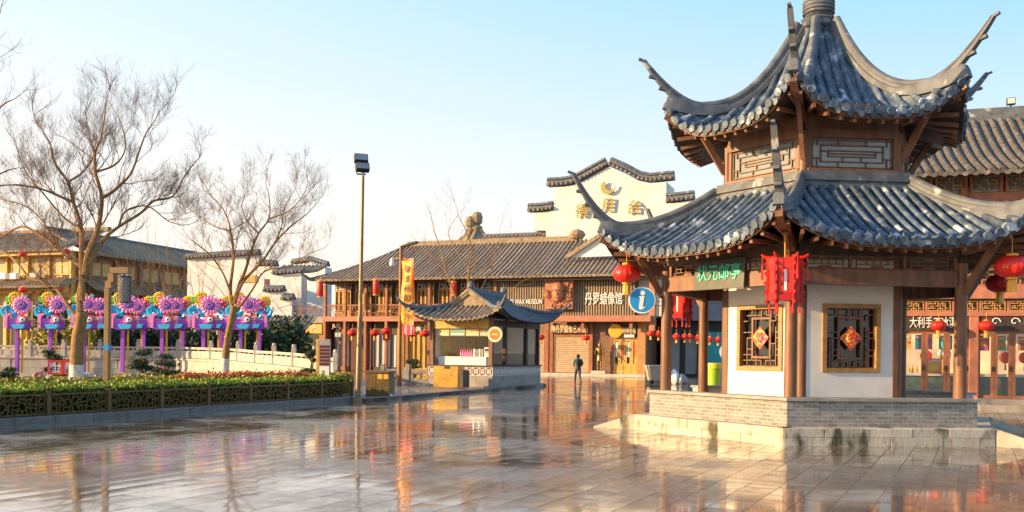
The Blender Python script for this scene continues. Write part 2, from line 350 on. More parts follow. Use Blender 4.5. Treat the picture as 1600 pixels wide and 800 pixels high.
# ---- planter bed, its kerb stones
bed = MB(); a = KERB0-UD*14-WD*.2; b = KERB0+UD*11.75-WD*.2
bed.prism([(a.x,a.y),(b.x,b.y),(b.x-14,b.y+7),(a.x-16,a.y+8)], -.04, .10, flat=True); tag(bed.build('planting_bed', mSoil), kind='structure')
kt = thing('planter_kerb', 'low grey granite kerb along the fenced hedge bed', 'kerb', KERB0, R(90)-DA)
km = MB().cbox(-.495,.495,0,.24,-.05,.135,.012).mesh('kerb_stone', mKerb)
for i in range(-14, 12): inst('kerb_stone', km, kt, (i*1.0+.5, 0, 0), (random.gauss(0,.003), 0, 0))
# ---- side pavement with the small kiosk
P1 = Vector((-4.6, 30.6, 0)); P2 = Vector((1.75, 46.6, 0)); ud = (P2-P1).normalized(); nd = Vector((-ud.y, ud.x, 0))
sp = MB(); q = P2+nd*20; p = P1+nd*16
sp.prism([(P1.x,P1.y),(P2.x,P2.y),(P2.x-9,P2.y+4),(-24,52),(-14,34.5)], -.04, .115, flat=True); tag(sp.build('side_pavement', mSide), kind='structure')
kt2 = thing('pavement_kerb', 'dark wet kerb edging the pavement in front of the kiosk', 'kerb', P1, math.atan2(ud.y, ud.x))
for i in range(17): inst('kerb_stone', km, kt2, (i*1.0+.5, 0, 0))
# ================================================================ hexagonal pavilion
PC = Vector((6.877, 21.095, 0)); PHI = .08
pav = thing('pavilion', 'two tiered hexagonal pavilion with upturned grey tile roofs on a brick base', 'pavilion', PC, PHI)
C30, S30 = math.cos(R(30)), .5
def hexpoly(r): return [(r*math.cos(R(60*k)), r*math.sin(R(60*k))) for k in range(6)]
FACES = [R(60*k) for k in range(6)]          # 0: face towards the camera's right, -60: sunlit left face
# ---- stone plinth: core and blocks on the two front faces
pl = MB().prism(hexpoly(4.11), -.03, .33, flat=True).build('plinth', mStone, pav)
SIDE = 4.15
for rz in (0, R(-60)):
    for z0, z1, n, off in ((0,.165,4,0), (.170,.338,5,.2)):
        xs = [-SIDE/2+SIDE*i/n+(off*(random.random()-.5) if 0 < i < n else 0) for i in range(n+1)]
        for i in range(n):
            m = MB().cbox(xs[i]+.003, xs[i+1]-.003, -4.15*C30-random.uniform(0,.008), -4.15*C30+.36, z0, z1, .010).mesh('plinth_stone', mStone)
            inst('plinth_stone', m, pl, (0,0,0), (0,0,rz))
# flank stones and steps of the two entrances
for rz in (R(-120), R(60)):
    for s in (-1, 1):
        x = s*(SIDE/2-.12); y = -4.15*C30-.003
        MB().add([(x-.11,y,0),(x+.11,y,0),(x-.11,y-.95,0),(x+.11,y-.95,0),(x-.11,y,.34),(x+.11,y,.34),(x-.11,y-.95,.03),(x+.11,y-.95,.03)],
                 [(0,1,3,2),(4,6,7,5),(0,2,6,4),(1,5,7,3),(2,3,7,6),(0,4,5,1)]).build('flank_stone', mStone, pl, (0,0,0), (0,0,rz))
    MB().cbox(-SIDE/2+.24, SIDE/2-.24, -4.15*C30-.36, -4.15*C30-.003, -.02, .17).build('step', mStone, pl, (0,0,0), (0,0,rz))
# ---- brick parapet on the faces without steps
zb0, zb1 = .34, .833
def face_wall(mb, r, th, z0, z1, rz, trim=0):
    hw = r*S30; hi = (r*C30-th)*math.tan(R(30))
    pts = [(-hw+trim,-r*C30),(hw-trim,-r*C30),(hi-trim,-r*C30+th),(-hi+trim,-r*C30+th)]
    c, s = math.cos(rz), math.sin(rz)
    mb.prism([(x*c-y*s, x*s+y*c) for x, y in pts], z0, z1, flat=True)
walls = {}
for rz in (0, R(-60), R(120), R(180)):
    w = MB(); face_wall(w, 3.79, .3, zb0, zb1, rz, .002); walls[rz] = w.build('parapet', mMortar, pav)
    w = MB(); face_wall(w, 3.87, .42, zb1+.002, .893, rz, .001); w.build('coping', mStoneG, walls[rz])
BH, NB = (zb1-zb0)/7, 19; bp = 3.80/NB
bm_full = MB().box(-bp/2+.006, bp/2-.006, -.012, .05, .006, BH-.004).mesh('brick', mBrick)
bm_half = MB().box(-bp/4+.006, bp/4-.006, -.012, .05, .006, BH-.004).mesh('brick', mBrick)
for rz in (0, R(-60)):
    c, s = math.cos(rz), math.sin(rz)
    for j in range(7):
        xs = [(-1.9+bp*(i+.5), 0) for i in range(NB)] if j % 2 == 0 else [(-1.9+bp*(i+1), 0) for i in range(NB-1)]+[(-1.9+bp/4, 1), (1.9-bp/4, 1)]
        for x, half in xs:
            y = -3.79*C30+.008+random.uniform(0,.003)
            inst('brick', bm_half if half else bm_full, walls[rz], (x*c-y*s, x*s+y*c, zb0+j*BH), (0,0,rz))
MB().prism(hexpoly(3.45), .331, .42, flat=True).build('floor', mStoneG, pav)
# ---- columns, beams, friezes
cm = MB().lathe([(.20,0),(.20,.10),(.15,.16),(.125,.18),(.12,1.4),(.115,2.95)], 18).mesh('column', mWood, True)
for k in range(6):
    a = R(60*k); inst('column', cm, pav, (3.43*math.cos(a), 3.43*math.sin(a), .42+.45*0), (0,0,0), scale=(1,1,1.06))
ci = MB().tube([(0,0,.42),(0,0,6.35)], .105, 12).mesh('inner_column', mWood, True)
for k in range(6):
    a = R(60*k); inst('inner_column', ci, pav, (2.05*math.cos(a), 2.05*math.sin(a), 0))
beam = MB().cbox(-1.60,1.60,-3.43*C30-.10,-3.43*C30+.10,3.08,3.40,.015).mesh('beam', mWood)
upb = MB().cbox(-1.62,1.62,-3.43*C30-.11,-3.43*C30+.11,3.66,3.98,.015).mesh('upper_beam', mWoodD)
fr = MB(); y = -3.43*C30
for x in (-1.58,-.55,.55,1.58): fr.box(x-.03,x+.03,y-.03,y+.03,3.40,3.66)
for x0, x1 in ((-1.52,-.58),(-.52,.52),(.58,1.52)):
    z0, z1 = 3.405, 3.655
    fr.box(x0,x1,y-.02,y+.02,z0,z0+.02); fr.box(x0,x1,y-.02,y+.02,z1-.02,z1)
    fr.box(x0+.1,x1-.1,y-.015,y+.015,z0+.075,z0+.092); fr.box(x0+.1,x1-.1,y-.015,y+.015,z1-.092,z1-.075)
    for x in (x0+.1, x1-.1): fr.box(x-.009,x+.009,y-.016,y+.016,z0+.02,z1-.02)
    m = (x0+x1)/2
    for x in (m-.22, m-.07, m+.07, m+.22): fr.box(x-.009,x+.009,y-.016,y+.016,z0+.092,z1-.092)
    fr.box(m-.12,m+.12,y-.017,y+.017,z0+.02,z0+.06); fr.box(m-.12,m+.12,y-.017,y+.017,z1-.06,z1-.02)
fr = fr.mesh('frieze_lattice', mWood)
for rz in FACES:
    inst('beam', beam, pav, rot=(0,0,rz)); inst('upper_beam', upb, pav, rot=(0,0,rz)); inst('frieze_lattice', fr, pav, rot=(0,0,rz))
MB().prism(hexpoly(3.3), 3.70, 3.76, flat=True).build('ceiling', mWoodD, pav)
# ---- white room on the inner columns, windows with fret lattice and a red paper charm
def fret(w, h, nx, ny, hole, seed, th=.022, dep=.02):
    rg = random.Random(seed); mb = MB(); gx, gz = w/nx, h/ny
    def inside(x, z): return hole and abs(x) < hole[0]-1e-6 and abs(z) < hole[1]-1e-6
    for j in range(ny+1):
        for i in range(nx):
            x, z = -w/2+gx*(i+.5), -h/2+gz*j
            if inside(x, z): continue
            if (j in (0, ny)) or rg.random() < .62: mb.box(x-gx/2-th/2, x+gx/2+th/2, -dep, dep, z-th/2, z+th/2)
    for i in range(nx+1):
        for j in range(ny):
            x, z = -w/2+gx*i, -h/2+gz*(j+.5)
            if inside(x, z): continue
            if (i in (0, nx)) or rg.random() < .62: mb.box(x-th/2, x+th/2, -dep*.9, dep*.9, z-gz/2, z+gz/2)
    if hole:
        a, b = hole
        for s in (-1, 1): mb.box(-a-th, a+th, -dep*1.3, dep*1.3, s*b-th, s*b+th); mb.box(s*a-th, s*a+th, -dep*1.25, dep*1.25, -b, b)
    return mb
ry = -2.05*C30
WX, WZ0, WZ1 = .56, 1.42, 2.72
wallm = MB()
for x0, x1, z0, z1 in ((-.95,-WX,.42,3.70),(WX,.95,.42,3.70),(-WX,WX,.42,WZ0),(-WX,WX,WZ1,3.70)): wallm.box(x0,x1,ry-.09,ry+.09,z0,z1)
wallm = wallm.mesh('white_wall', mWhite)
frm = MB()
for x0, x1, z0, z1 in ((-WX-.06,-WX+.03,WZ0-.06,WZ1+.06),(WX-.03,WX+.06,WZ0-.06,WZ1+.06),(-WX+.03,WX-.03,WZ0-.06,WZ0+.03),(-WX+.03,WX-.03,WZ1-.03,WZ1+.06)): frm.box(x0,x1,ry-.125,ry+.10,z0,z1)
frm = frm.mesh('window_frame', M('honey_timber', (.36,.20,.07), .5, .25, 6))
lat = fret(2*WX-.08, WZ1-WZ0-.08, 8, 10, (.24,.42), 3).mesh('window_lattice', mWood)
pane = MB().box(-WX+.035, WX-.035, ry+.06, ry+.07, WZ0+.035, WZ1-.035).mesh('window_pane', mGlass)
mCharm = M('paper_charm', (.75,.05,.03), .5, .3, 14, patch=[((.85,.55,.05), 16, .52, .05), ((.6,.1,.35), 9, .6, .05)])
charm = MB().prism([(0,-.25),(.25,0),(0,.25),(-.25,0)], -.012, .012)
charm.lathe([(.11,0),(.09,.03)], 14, (0,-.012,0), axis='y'); charm = charm.mesh('paper_charm', mCharm)
for n, rz in enumerate((0, R(-60))):
    w = inst('white_wall', wallm, pav, rot=(0,0,rz))
    f = inst('window', frm, pav, rot=(0,0,rz)); inst('window_lattice', lat, f, (0, ry-.02, (WZ0+WZ1)/2)); inst('window_pane', pane, f)
    inst('paper_charm', charm, f, (0, ry-.07, (WZ0+WZ1)/2+.0), (0,0,0), scale=(.95,1,1))
    MB().box(-1.0,-.90,ry-.11,ry+.11,.42,3.7).build('door_post', mWood, pav, rot=(0,0,rz)) if n else MB().box(.90,1.0,ry-.11,ry+.11,.42,3.7).build('door_post', mWood, pav, rot=(0,0,rz))
for rz, x in ((R(-120), 0), (R(60), 0)):        # dark glazed doors on the side faces
    MB().box(-.93,.93,ry-.03,ry+.03,.42,.75).box(-.93,-.84,ry-.03,ry+.03,.752,3.698).box(.84,.93,ry-.03,ry+.03,.752,3.698).box(-.04,.04,ry-.029,ry+.029,.752,3.698).box(-.838,-.042,ry-.028,ry+.028,2.75,3.69).box(.042,.838,ry-.028,ry+.028,2.75,3.69).build('side_door', mBlack, pav, rot=(0,0,rz))
    MB().box(-.838,.838,ry+.005,ry+.012,.752,2.75).build('door_glass', mGlass, pav, rot=(0,0,rz))
for rz in (R(120), R(180)): inst('white_wall', MB().box(-.95,.95,ry-.09,ry+.09,.42,3.70).mesh('white_wall', mWhite), pav, rot=(0,0,rz))
# ---- upper storey with nested rectangle lattice windows
su = 2.05; uy = -su*C30
sill = MB().cbox(-.98,.98,uy-.12,uy+.06,5.42,5.58,.01).box(-.98,.98,uy-.10,uy+.06,6.22,6.40).box(-.98,-.88,uy-.07,uy+.05,5.58,6.22).box(.88,.98,uy-.07,uy+.05,5.58,6.22).box(-.98,.98,uy-.06,uy+.06,6.402,6.95).mesh('upper_frame', mWood)
ul = MB()
def lb(x0,z0,x1,z1):
    ul.box(min(x0,x1)-.011,max(x0,x1)+.011,uy-.045,uy-.02,min(z0,z1)-.011,max(z0,z1)+.011)
Z0, Z1 = 5.60, 6.20
for k, (mx, mz) in enumerate(((.02,.02),(.20,.13),(.36,.24))):
    X, a, b = .87-mx, Z0+mz, Z1-mz
    lb(-X,a,X,a); lb(-X,b,X,b); lb(-X,a,-X,b); lb(X,a,X,b)
for z in (.5,): lb(-.51,Z0+.3*1,.51,Z0+.3)
for s in (-1,1):
    lb(s*.85,Z0+.2,s*.67,Z0+.2); lb(s*.67,Z1-.25,s*.51,Z1-.25); lb(s*.75,Z0+.02,s*.75,Z0+.2); lb(s*.75,Z1-.02,s*.75,Z1-.13); lb(s*.3,Z0+.02,s*.3,Z0+.13); lb(s*.3,Z1-.02,s*.3,Z1-.13); lb(s*.2,Z0+.13,s*.2,Z0+.24)
ul = ul.mesh('upper_lattice', mWood)
up = MB().box(-.88,.88,uy-.01,uy,5.58,6.22).mesh('upper_pane', mGlassW)
for rz in FACES:
    f = inst('upper_window', sill, pav, rot=(0,0,rz)); inst('upper_lattice', ul, f); inst('upper_pane', up, f)
# ---- roofs
RPROF = [(x*.88, y*.9) for x, y in [(-.11,-.06),(.11,-.06),(.11,.05),(.075,.07),(.075,.15),(.10,.165),(.10,.21),(.07,.25),(0,.275),(-.07,.25),(-.10,.21),(-.10,.165),(-.075,.15),(-.075,.07),(-.11,.05)]]
def pagoda_roof(name, rt, zt, re, zm, zc, kpow, rtip, ztip, rows, soff_r, soff_z, flare, lexp, vend):
    roof = MB()
    def zf(v, s): return zt-(zt-zm)*(1-(1-v)**kpow)+(zc-zm)*v**lexp*abs(s)**3.2
    def P(v, s):
        rc = rt+(re-rt)*v; return Vector((rc*S30*s, -(rc*C30-flare*v*v*(1-abs(s)**2.5)), zf(v, s)))
    NV, NS = 14, 16
    def sheet(mb, dz, v0=0):
        vs = []; fs = []
        for i in range(NV+1):
            for j in range(NS+1):
                p = P(v0+(1-v0)*i/NV, -1+2*j/NS); vs.append((p.x, p.y, p.z+dz*(i/NV if 0 else 1)))
        for i in range(NV):
            for j in range(NS):
                a = i*(NS+1)+j; fs.append((a, a+1, a+NS+2, a+NS+1))
        mb.add(vs, fs)
    one = MB(); sheet(one, 0); sm = one.mesh('pan_tiles', mTile, True)
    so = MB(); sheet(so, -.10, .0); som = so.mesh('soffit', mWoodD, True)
    # fascia along the eave
    fa = MB()
    for j in range(NS):
        a, b = P(1, -1+2*j/NS), P(1, -1+2*(j+1)/NS)
        fa.add([a+Vector((0,.03,-.12)), b+Vector((0,.03,-.12)), b+Vector((0,.03,-.005)), a+Vector((0,.03,-.005))], [(0,1,2,3)])
    fam = fa.mesh('eave_board', mWood)
    top = inst(name, sm, pav); first = True
    for rz in FACES:
        if not first: inst('pan_tiles', sm, top, rot=(0,0,rz))
        first = False
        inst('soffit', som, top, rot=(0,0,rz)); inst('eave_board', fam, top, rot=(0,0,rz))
    # tile rows, each a cover-tile run with its round end; drip tiles between
    sp = re/rows; rr = .068
    drip = MB().prism([(-.085,.03),(.085,.03),(.08,-.03),(.045,-.075),(0,-.105),(-.045,-.075),(-.08,-.03)], -.012, .012).mesh('drip_tile', mTile)
    rj = random.Random(4)
    for i in range(rows):
        x = (i-(rows-1)/2)*sp
        v0 = max(0, (2*abs(x)-rt)/(re-rt))+.0
        if v0 > .97: continue
        n = 12; pts = []
        for k in range(n+1):
            v = v0+(1-v0)*k/n; rc = rt+(re-rt)*v; p = P(v, max(-1, min(1, x/(rc*S30)))); p.z += .035; pts.append(p)
        d = (pts[-1]-pts[-2]).normalized(); pts.append(pts[-1]+d*.03)
        mb = MB(); mb.tube(pts, rr, 10)
        seg = pts[-1]; mb.tube([seg-d*.02, seg+d*.025], rr*1.22, 14)
        mb.tube([seg-d*.02+Vector((0,0,rr)), seg-d*.02+Vector((0,0,rr+.055))], [.02,.012], 6)
        m = mb.mesh('tile_row', mTile, True)
        x2 = x+sp/2; q = P(1, max(-1,min(1,x2/(re*S30))))
        for rz in FACES:
            inst('tile_row', m, top, rot=(rj.gauss(0,.0015),rj.gauss(0,.0015),rz))
            if i < rows-1:
                c, s = math.cos(rz), math.sin(rz); yy = q.y-.012
                inst('drip_tile', drip, top, (q.x*c-yy*s, q.x*s+yy*c, q.z-.005), (.25,0,rz))
    # rafters
    rf = MB(); nr = int(rows*.8)
    for i in range(nr):
        x = (i-(nr-1)/2)*re/nr*.97; s = x/(re*S30)
        p1 = P(1, s)+Vector((0,.10,-.15)); x0 = x*.80 if abs(s) > .45 else x
        p0 = Vector((max(-soff_r*.5, min(soff_r*.5, x0)), -soff_r*C30, soff_z))
        rf.bar(p0, p1, .06, .085)
    rfm = rf.mesh('rafters', mWood)
    for rz in FACES: inst('rafters', rfm, top, rot=(0,0,rz))
    # hip ridges with upturned tips
    pts = []; ks = []
    for k in range(15):
        v = k/14*vend; pts.append((rt+(re-rt)*v, zf(v, 1)+.05)); ks.append(1.0)
    x0, z0 = pts[-1]; dx, dz = pts[-1][0]-pts[-2][0], pts[-1][1]-pts[-2][1]; L = math.hypot(dx, dz)
    reach = rtip-x0; c1 = (x0+reach*.36, z0+dz/L*reach*.30); c2 = (x0+.72*reach, z0+(ztip-z0)*.48)
    for k in range(1, 13):
        t = k/12; u = 1-t
        pts.append((u**3*x0+3*u*u*t*c1[0]+3*u*t*t*c2[0]+t**3*rtip, u**3*z0+3*u*u*t*c1[1]+3*u*t*t*c2[1]+t**3*ztip)); ks.append((1-.45*t, 1-.72*t))
    hr = MB().sweep(pts, RPROF, ks)
    tx, tz = pts[-1]; hr.bar((tx-.03,0,tz), (tx+.10,0,tz+.05), .07, .05)        # beak of the tip
    for k in range(4):                                                          # feathered scales below the tip
        bx, bz = pts[18+k*2]; hr.bar((bx-.16,0,bz-.10), (bx+.08,0,bz-.02-.01*k), .15-.02*k, .06)
    fl = [(rt+(re-rt)*v, zf(v,1)) for v in (.55,.7,.8,.9,1.0)]; fl.append((re+.06, fl[-1][1]+.02))
    hr.sweep(fl, [(-.10,-.04),(.10,-.04),(.10,.16),(.05,.24),(-.05,.24),(-.10,.16)], [.9,1,1.15,1.2,1.1,.9])
    hm = hr.mesh('hip_ridge', mRidge, True)
    cb = MB().sweep([(soff_r-.1, soff_z-.06), ((soff_r+re)/2, zf(.6,1)-.30), (re*.93, zf(.93,1)-.24), (re*1.0, zf(1,1)-.16)], [(-.085,-.10),(.085,-.10),(.085,.10),(-.085,.10)], [1,1,1,.8])
    br = MB().bar((soff_r+.08,0,soff_z-.95), (soff_r+(re-soff_r)*.48,0,soff_z+.05), .09, .13).lathe([(.06,-.05),(.09,0),(.06,.05)], 10, (soff_r+(re-soff_r)*.5,0,soff_z+.06)).bar((soff_r,0,soff_z-.12), (soff_r+.55,0,soff_z-.02), .16, .18)
    cbm = cb.mesh('corner_beam', mWood); brm = br.mesh('corner_brace', mWood)
    for k in range(6):
        a = R(60*k); inst('hip_ridge', hm, top, rot=(0,0,a)); inst('corner_beam', cbm, top, rot=(0,0,a)); inst('corner_brace', brm, top, rot=(0,0,a))
    return top, P
low, PL = pagoda_roof('lower_roof', 2.24, 5.20, 4.95, 3.80, 4.42, 1.30, 5.60, 5.68, 22, 3.43, 3.92, .10, 2.2, .80)
upr, PU = pagoda_roof('upper_roof', .34, 9.10, 3.50, 6.47, 7.22, 2.7, 4.03, 8.24, 15, 2.05, 6.72, .06, 1.0, .70)
# band of ridge tiles between the roofs
band = MB()
for z0, z1, r in ((5.12,5.23,2.40),(5.23,5.30,2.33),(5.30,5.42,2.40),(5.42,5.50,2.32)): band.prism(hexpoly(r), z0, z1, flat=True)
band.build('ridge_band', mRidge, low)
# finial
fin = MB().lathe([(.40,9.02),(.42,9.10),(.38,9.16),(.36,9.22),(.42,9.30),(.34,9.36)], 6)
fin.lathe([(.22,9.36),(.30,9.42),(.33,9.54),(.34,9.75),(.30,9.92),(.20,10.02),(.20,10.10),(.30,10.22),(.31,10.40),(.2,10.58),(.10,10.66),(.10,10.80),(.02,11.10)], 18)
for z in (9.46,9.54,9.62,9.70): fin.lathe([(.345,z-.02),(.36,z),(.345,z+.02)], 18)
fin.build('finial', mRidge, upr, smooth=True)
for k in range(6):
    a = R(60*k+30); MB().lathe([(.02,-.08),(.10,-.03),(.10,.05),(.02,.09)], 8).build('petal_tile', mRidge, upr, (.38*math.cos(a), .38*math.sin(a), 9.14))
# hanging sign board on the sunlit face
sg = thing('sign_board', 'dark green board with teal characters hung on the pavilion beam', 'sign')
sg.parent = None
rz = PHI-R(60); c, s = math.cos(rz), math.sin(rz); yb = -3.43*C30-.20
sg.location = PC+Vector((.02*c-yb*s, .02*s+yb*c, 3.42)); sg.rotation_euler = (R(-4), 0, rz)
MB().cbox(-.69,.69,0,.05,-.36,.26,.008).build('board', mSignG, sg)
text('lettering', '状元邮亭', .36, mTealT, sg, (0,-.012,-.04), ext=.008, bold=.012, width=1.2)
# ---- lanterns under the eave corners
def round_lantern(name, label, loc, sc=1.0, group=None, mat=None):
    o = thing(name, label, 'lantern', loc, random.random(), group); o.scale = (sc,)*3
    prof = [(.07,-.20),(.16,-.185),(.25,-.13),(.295,-.05),(.30,0),(.295,.05),(.25,.13),(.16,.185),(.07,.20)]
    MB().lathe(prof, 48, lobes=16, amp=.028).build('body', mat or mRed, o, smooth=True)
    MB().lathe([(.085,.19),(.10,.20),(.10,.235),(.06,.245)], 14).tube([(0,0,.24),(0,0,.55)], .008, 5).build('cap', mGold, o)
    MB().lathe([(.10,-.235),(.10,-.20),(.085,-.19)], 14).build('base_ring', mGold, o)
    MB().lathe([(.06,-.24),(.075,-.27),(.085,-.45),(.08,-.47)], 16, lobes=8, amp=.06).build('tassel', mGold, o)
    return o
def corner(k, r, z):
    a = R(60*k)+PHI; return PC+Vector((r*math.cos(a), r*math.sin(a), z))
round_lantern('round_lantern', 'round red lantern under the eave corner beside the blue round sign', corner(3, 4.35, 3.48))
round_lantern('round_lantern', 'bright round red lantern hanging at the eave corner in front of the shop', corner(5, 4.42, 3.42), 1.02)
round_lantern('round_lantern', 'darker red lantern hanging behind the bright one at the shop side corner', corner(0, 4.4, 3.42), 1.02, mat=mRedD)
def palace_lantern(label, loc, rz):
    o = thing('palace_lantern', label, 'lantern', loc, rz); o.scale = (.9,.9,.88)
    hx = lambda r: [(r*math.cos(R(60*k+30)), r*math.sin(R(60*k+30))) for k in range(6)]
    b = MB().prism(hx(.33), -.30, .22, flat=True); b.build('body', mRed, o)
    MB().prism(hx(.36), .22, .40, flat=True).prism(hx(.37), .40, .43, flat=True).prism(hx(.35), .195, .218, flat=True).build('crown', mRed, o)
    MB().prism(hx(.35), -.46, -.32, flat=True).prism(hx(.345), -.325, -.30, flat=True).build('base', mRedD, o)
    for k in range(6):
        a = R(60*k+30); ca, sa = math.cos(a), math.sin(a)
        post = MB().bar((.335*ca,.335*sa,-.52), (.335*ca,.335*sa,.45), .05, .05)
        for j in range(5): post.bar((.34*ca,.34*sa,-.5+j*.2), (.385*ca,.385*sa,-.45+j*.2), .04, .10)
        post.build('corner_post', mRedD, o)
        MB().tube([(.30*ca,.30*sa,.44),(.40*ca,.40*sa,.46),(.47*ca,.47*sa,.52)], [.045,.035,.02], 6).build('dragon_arm', mRed, o)
        t = MB().tube([(.45*ca,.45*sa,.48),(.45*ca,.45*sa,.30)], .006, 4); t.tube([(.45*ca,.45*sa,.30),(.45*ca,.45*sa,-.02)], [.014,.03], 6)
        t.build('tassel', mRed, o); MB().tube([(.30*ca,.30*sa,-.5),(.30*ca,.30*sa,-.72)], [.012,.026], 6).build('tassel', mRed, o)
        m = R(60*k+60); MB().box(-.025,.025,-.004,.004,-.26,.18).build('white_strip', mWhiteP, o, (.292*math.cos(m), .292*math.sin(m), 0), (0,0,m+R(90))) if k % 2 else None
    MB().tube([(0,0,.45),(0,0,.95)], .012, 6).build('hook', mGold, o)
    return o
palace_lantern('ornate red palace lantern with tassels at the front corner of the pavilion', corner(4, 4.25, 3.12), .3)
palace_lantern('red palace lantern hanging behind the open bay of the pavilion', corner(2, 4.3, 3.05), .1)
# ---- round blue information sign bracketed to the left column
iv = corner(3, 3.43, 0); ip = at(1003, 469, iv.y-.05)
isg = thing('information_sign', 'round blue sign with a white letter i beside the pavilion column', 'sign', ip, R(-8))
MB().lathe([(.30,-.06),(.30,.055)], 40, axis='y').build('rim', mWhiteP, isg, smooth=True)
MB().lathe([(.268,.055),(.268,.062)], 40, axis='y').build('face', mBlue, isg)
MB().lathe([(.052,.062),(.052,.072)], 16, (.02,0,.155), axis='y').build('dot', mWhiteP, isg)
MB().prism([(-.075,.07),(-.07,.085),(.055,.085),(.02,-.15),(.035,-.165),(.06,-.15),(.07,-.135),(.08,-.155),(.03,-.2),(-.02,-.215),(-.06,-.20),(-.065,-.17),(-.04,.045)], -.072, -.062).build('letter', mWhiteP, isg)
MB().bar((.25,.03,.12),(.58,.06,.12),.02,.02).bar((.25,.03,-.12),(.58,.06,-.12),.02,.02).bar((.30,.03,-.02),(.58,.06,-.02),.015,.015).build('bracket', mGrey, isg)
# ================================================================ long two storey row: tea house and wax museum
MP = Plane(-16, 77, R(-20.8)); MROT = MP.rz; MLOC = Vector((-16, 77, 0))
def S(px, py=500, back=0): return MP.sz(px, py, back)[0]
def Zm(px, py, back=0): return MP.sz(px, py, back)[1]
def slope(parent, s0, s1, ye, ze, yr, zr, sp, r, mat, hipL=None, name='tile_rows', sag=.25, ends=True):
    """a tiled roof slope: sheet part plus joined rows of cover tiles"""
    def pt(s, v): return Vector((s, yr+(ye-yr)*v, zr+(ze-zr)*v-sag*math.sin(math.pi*v)*.5))
    sh = MB(); n = 6; vs = []; fs = []
    for k in range(n+1):
        v = k/n
        a = s0 if hipL is None else hipL+(s0-hipL)*v
        p, q = pt(a, v), pt(s1, v); vs += [p, q, p-Vector((0,0,.12)), q-Vector((0,0,.12))]
    for k in range(n):
        b = k*4; fs += [(b,b+1,b+5,b+4),(b+2,b+6,b+7,b+3),(b,b+4,b+6,b+2),(b+1,b+3,b+7,b+5)]
    fs += [(0,2,3,1), (n*4,n*4+1,n*4+3,n*4+2)]
    sh.add(vs, fs); sh.build('roof_sheet', mat, parent)
    rows = MB(); m = int((s1-s0)/sp)
    for i in range(m+1):
        s = s0+.06+i*sp
        if s > s1-.05: break
        v0 = 0 if hipL is None or s >= hipL else (hipL-s)/(hipL-s0)
        if v0 > .95: continue
        pts = [pt(s+random.gauss(0,.006), v0+(1-v0)*k/5)+Vector((0,0,r*.4)) for k in range(6)]
        pts.append(pts[-1]+(pts[-1]-pts[-2]).normalized()*.06)
        rows.tube(pts, r, 6)
        if ends:
            e = pt(s+sp/2, 1); rows.prism([(e.x-sp*.3,e.z+.04),(e.x+sp*.3,e.z+.04),(e.x,e.z-.13)], e.y-.05, e.y-.02)
    return tag(rows.build(name, mat, parent, smooth=True), kind='stuff')
tea = thing('tea_house', 'two storey brown timber house with balcony and grey tiled hip roof', 'building', MLOC, MROT)
sL, sR = S(508), S(776)
zf1 = Zm(600, 494)
# roof
re_l = S(487, 434, -1.2); zeave = 7.38; zr = Zm(750, 381, 5.5); slope(tea, re_l, sR, -1.2, zeave, 5.5, zr, .36, .10, mTileOld, hipL=S(640, 380, 5.5))
rg = MB().cbox(S(640,380,5.5)-.2, sR, 5.3, 5.75, zr-.15, zr+.38, .05); rg.build('roof_ridge', mRidgeOld, tea)
hp = MB(); a = Vector((re_l-.1,-1.3,zeave+.05)); b = Vector((S(640,380,5.5),5.5,zr+.1)); pts = [a.lerp(b, k/8)-Vector((0,0,.3*math.sin(math.pi*k/8))) for k in range(9)]
hp.tube([a+Vector((-.5,-.5,.45))]+pts, [.08]+[.16]*9, 8); hp.build('hip_ridge', mRidge, tea)
MB().add([(re_l,-1.2,zeave),(S(640,380,5.5),5.5,zr),(S(640,380,5.5),6.5,zr),(re_l,12,zeave)], [(0,1,2,3)]).build('side_slope', mTileOld, tea)
# walls, floors
MB().box(sL, sR, 1.2, 9, 0, zf1-.3).build('ground_floor_wall', mWoodD, tea)
MB().box(sL+.1, sR-.003, 1.35, 9, zf1-.297, zeave+.25).build('upper_wall', mWoodD, tea)
MB().cbox(sL-.2, sR, -.15, 1.2, zf1-.42, zf1-.02, .02).build('balcony_beam', mPink, tea)
MB().box(sL-.2, sR-.01, -.25, 1.3, zeave-.22, zeave+.12).build('eave_beam', mWoodD, tea)
NBAY = 8; bw = (sR-sL)/NBAY; zt = zf1
pm = MB().cbox(-.12,.12,-.12,.12,0,zeave-.3,.02).mesh('post', mWoodR)
for i in range(NBAY+1): inst('post', pm, tea, (sL+bw*i-(.1 if i == NBAY else 0), 0, 0))
rail = fret(bw-.26, .80, 12, 4, None, 11, .045, .03).mesh('balcony_railing', mWoodR)
wf = MB(); wp = MB(); wl = MB()
for k in range(4):
    x0 = -bw/2+.2+k*(bw-.4)/4; x1 = x0+(bw-.4)/4
    for a, b, c, d in ((x0,x0+.07,0,2.2),(x1-.07,x1,0,2.2),(x0+.07,x1-.07,0,.55),(x0+.07,x1-.07,2.1,2.2)): wf.box(a,b,-.06,.06,c,d)
    wl.box((x0+x1)/2-.02,(x0+x1)/2+.02,-.03,.03,.55,2.1)
    for z in (.9,1.3,1.7): wl.box(x0+.07,x1-.07,-.031,.031,z-.018,z+.018)
wp.box(-bw/2+.2,bw/2-.2,.02,.04,.5,2.15)
wf = wf.mesh('window_frame', mWoodY); wl = wl.mesh('window_lattice', mWood); wp = wp.mesh('window_pane', mGlass)
tr = fret(bw-.5, .45, 10, 2, None, 5, .05, .02).mesh('transom_lattice', mWhiteP)
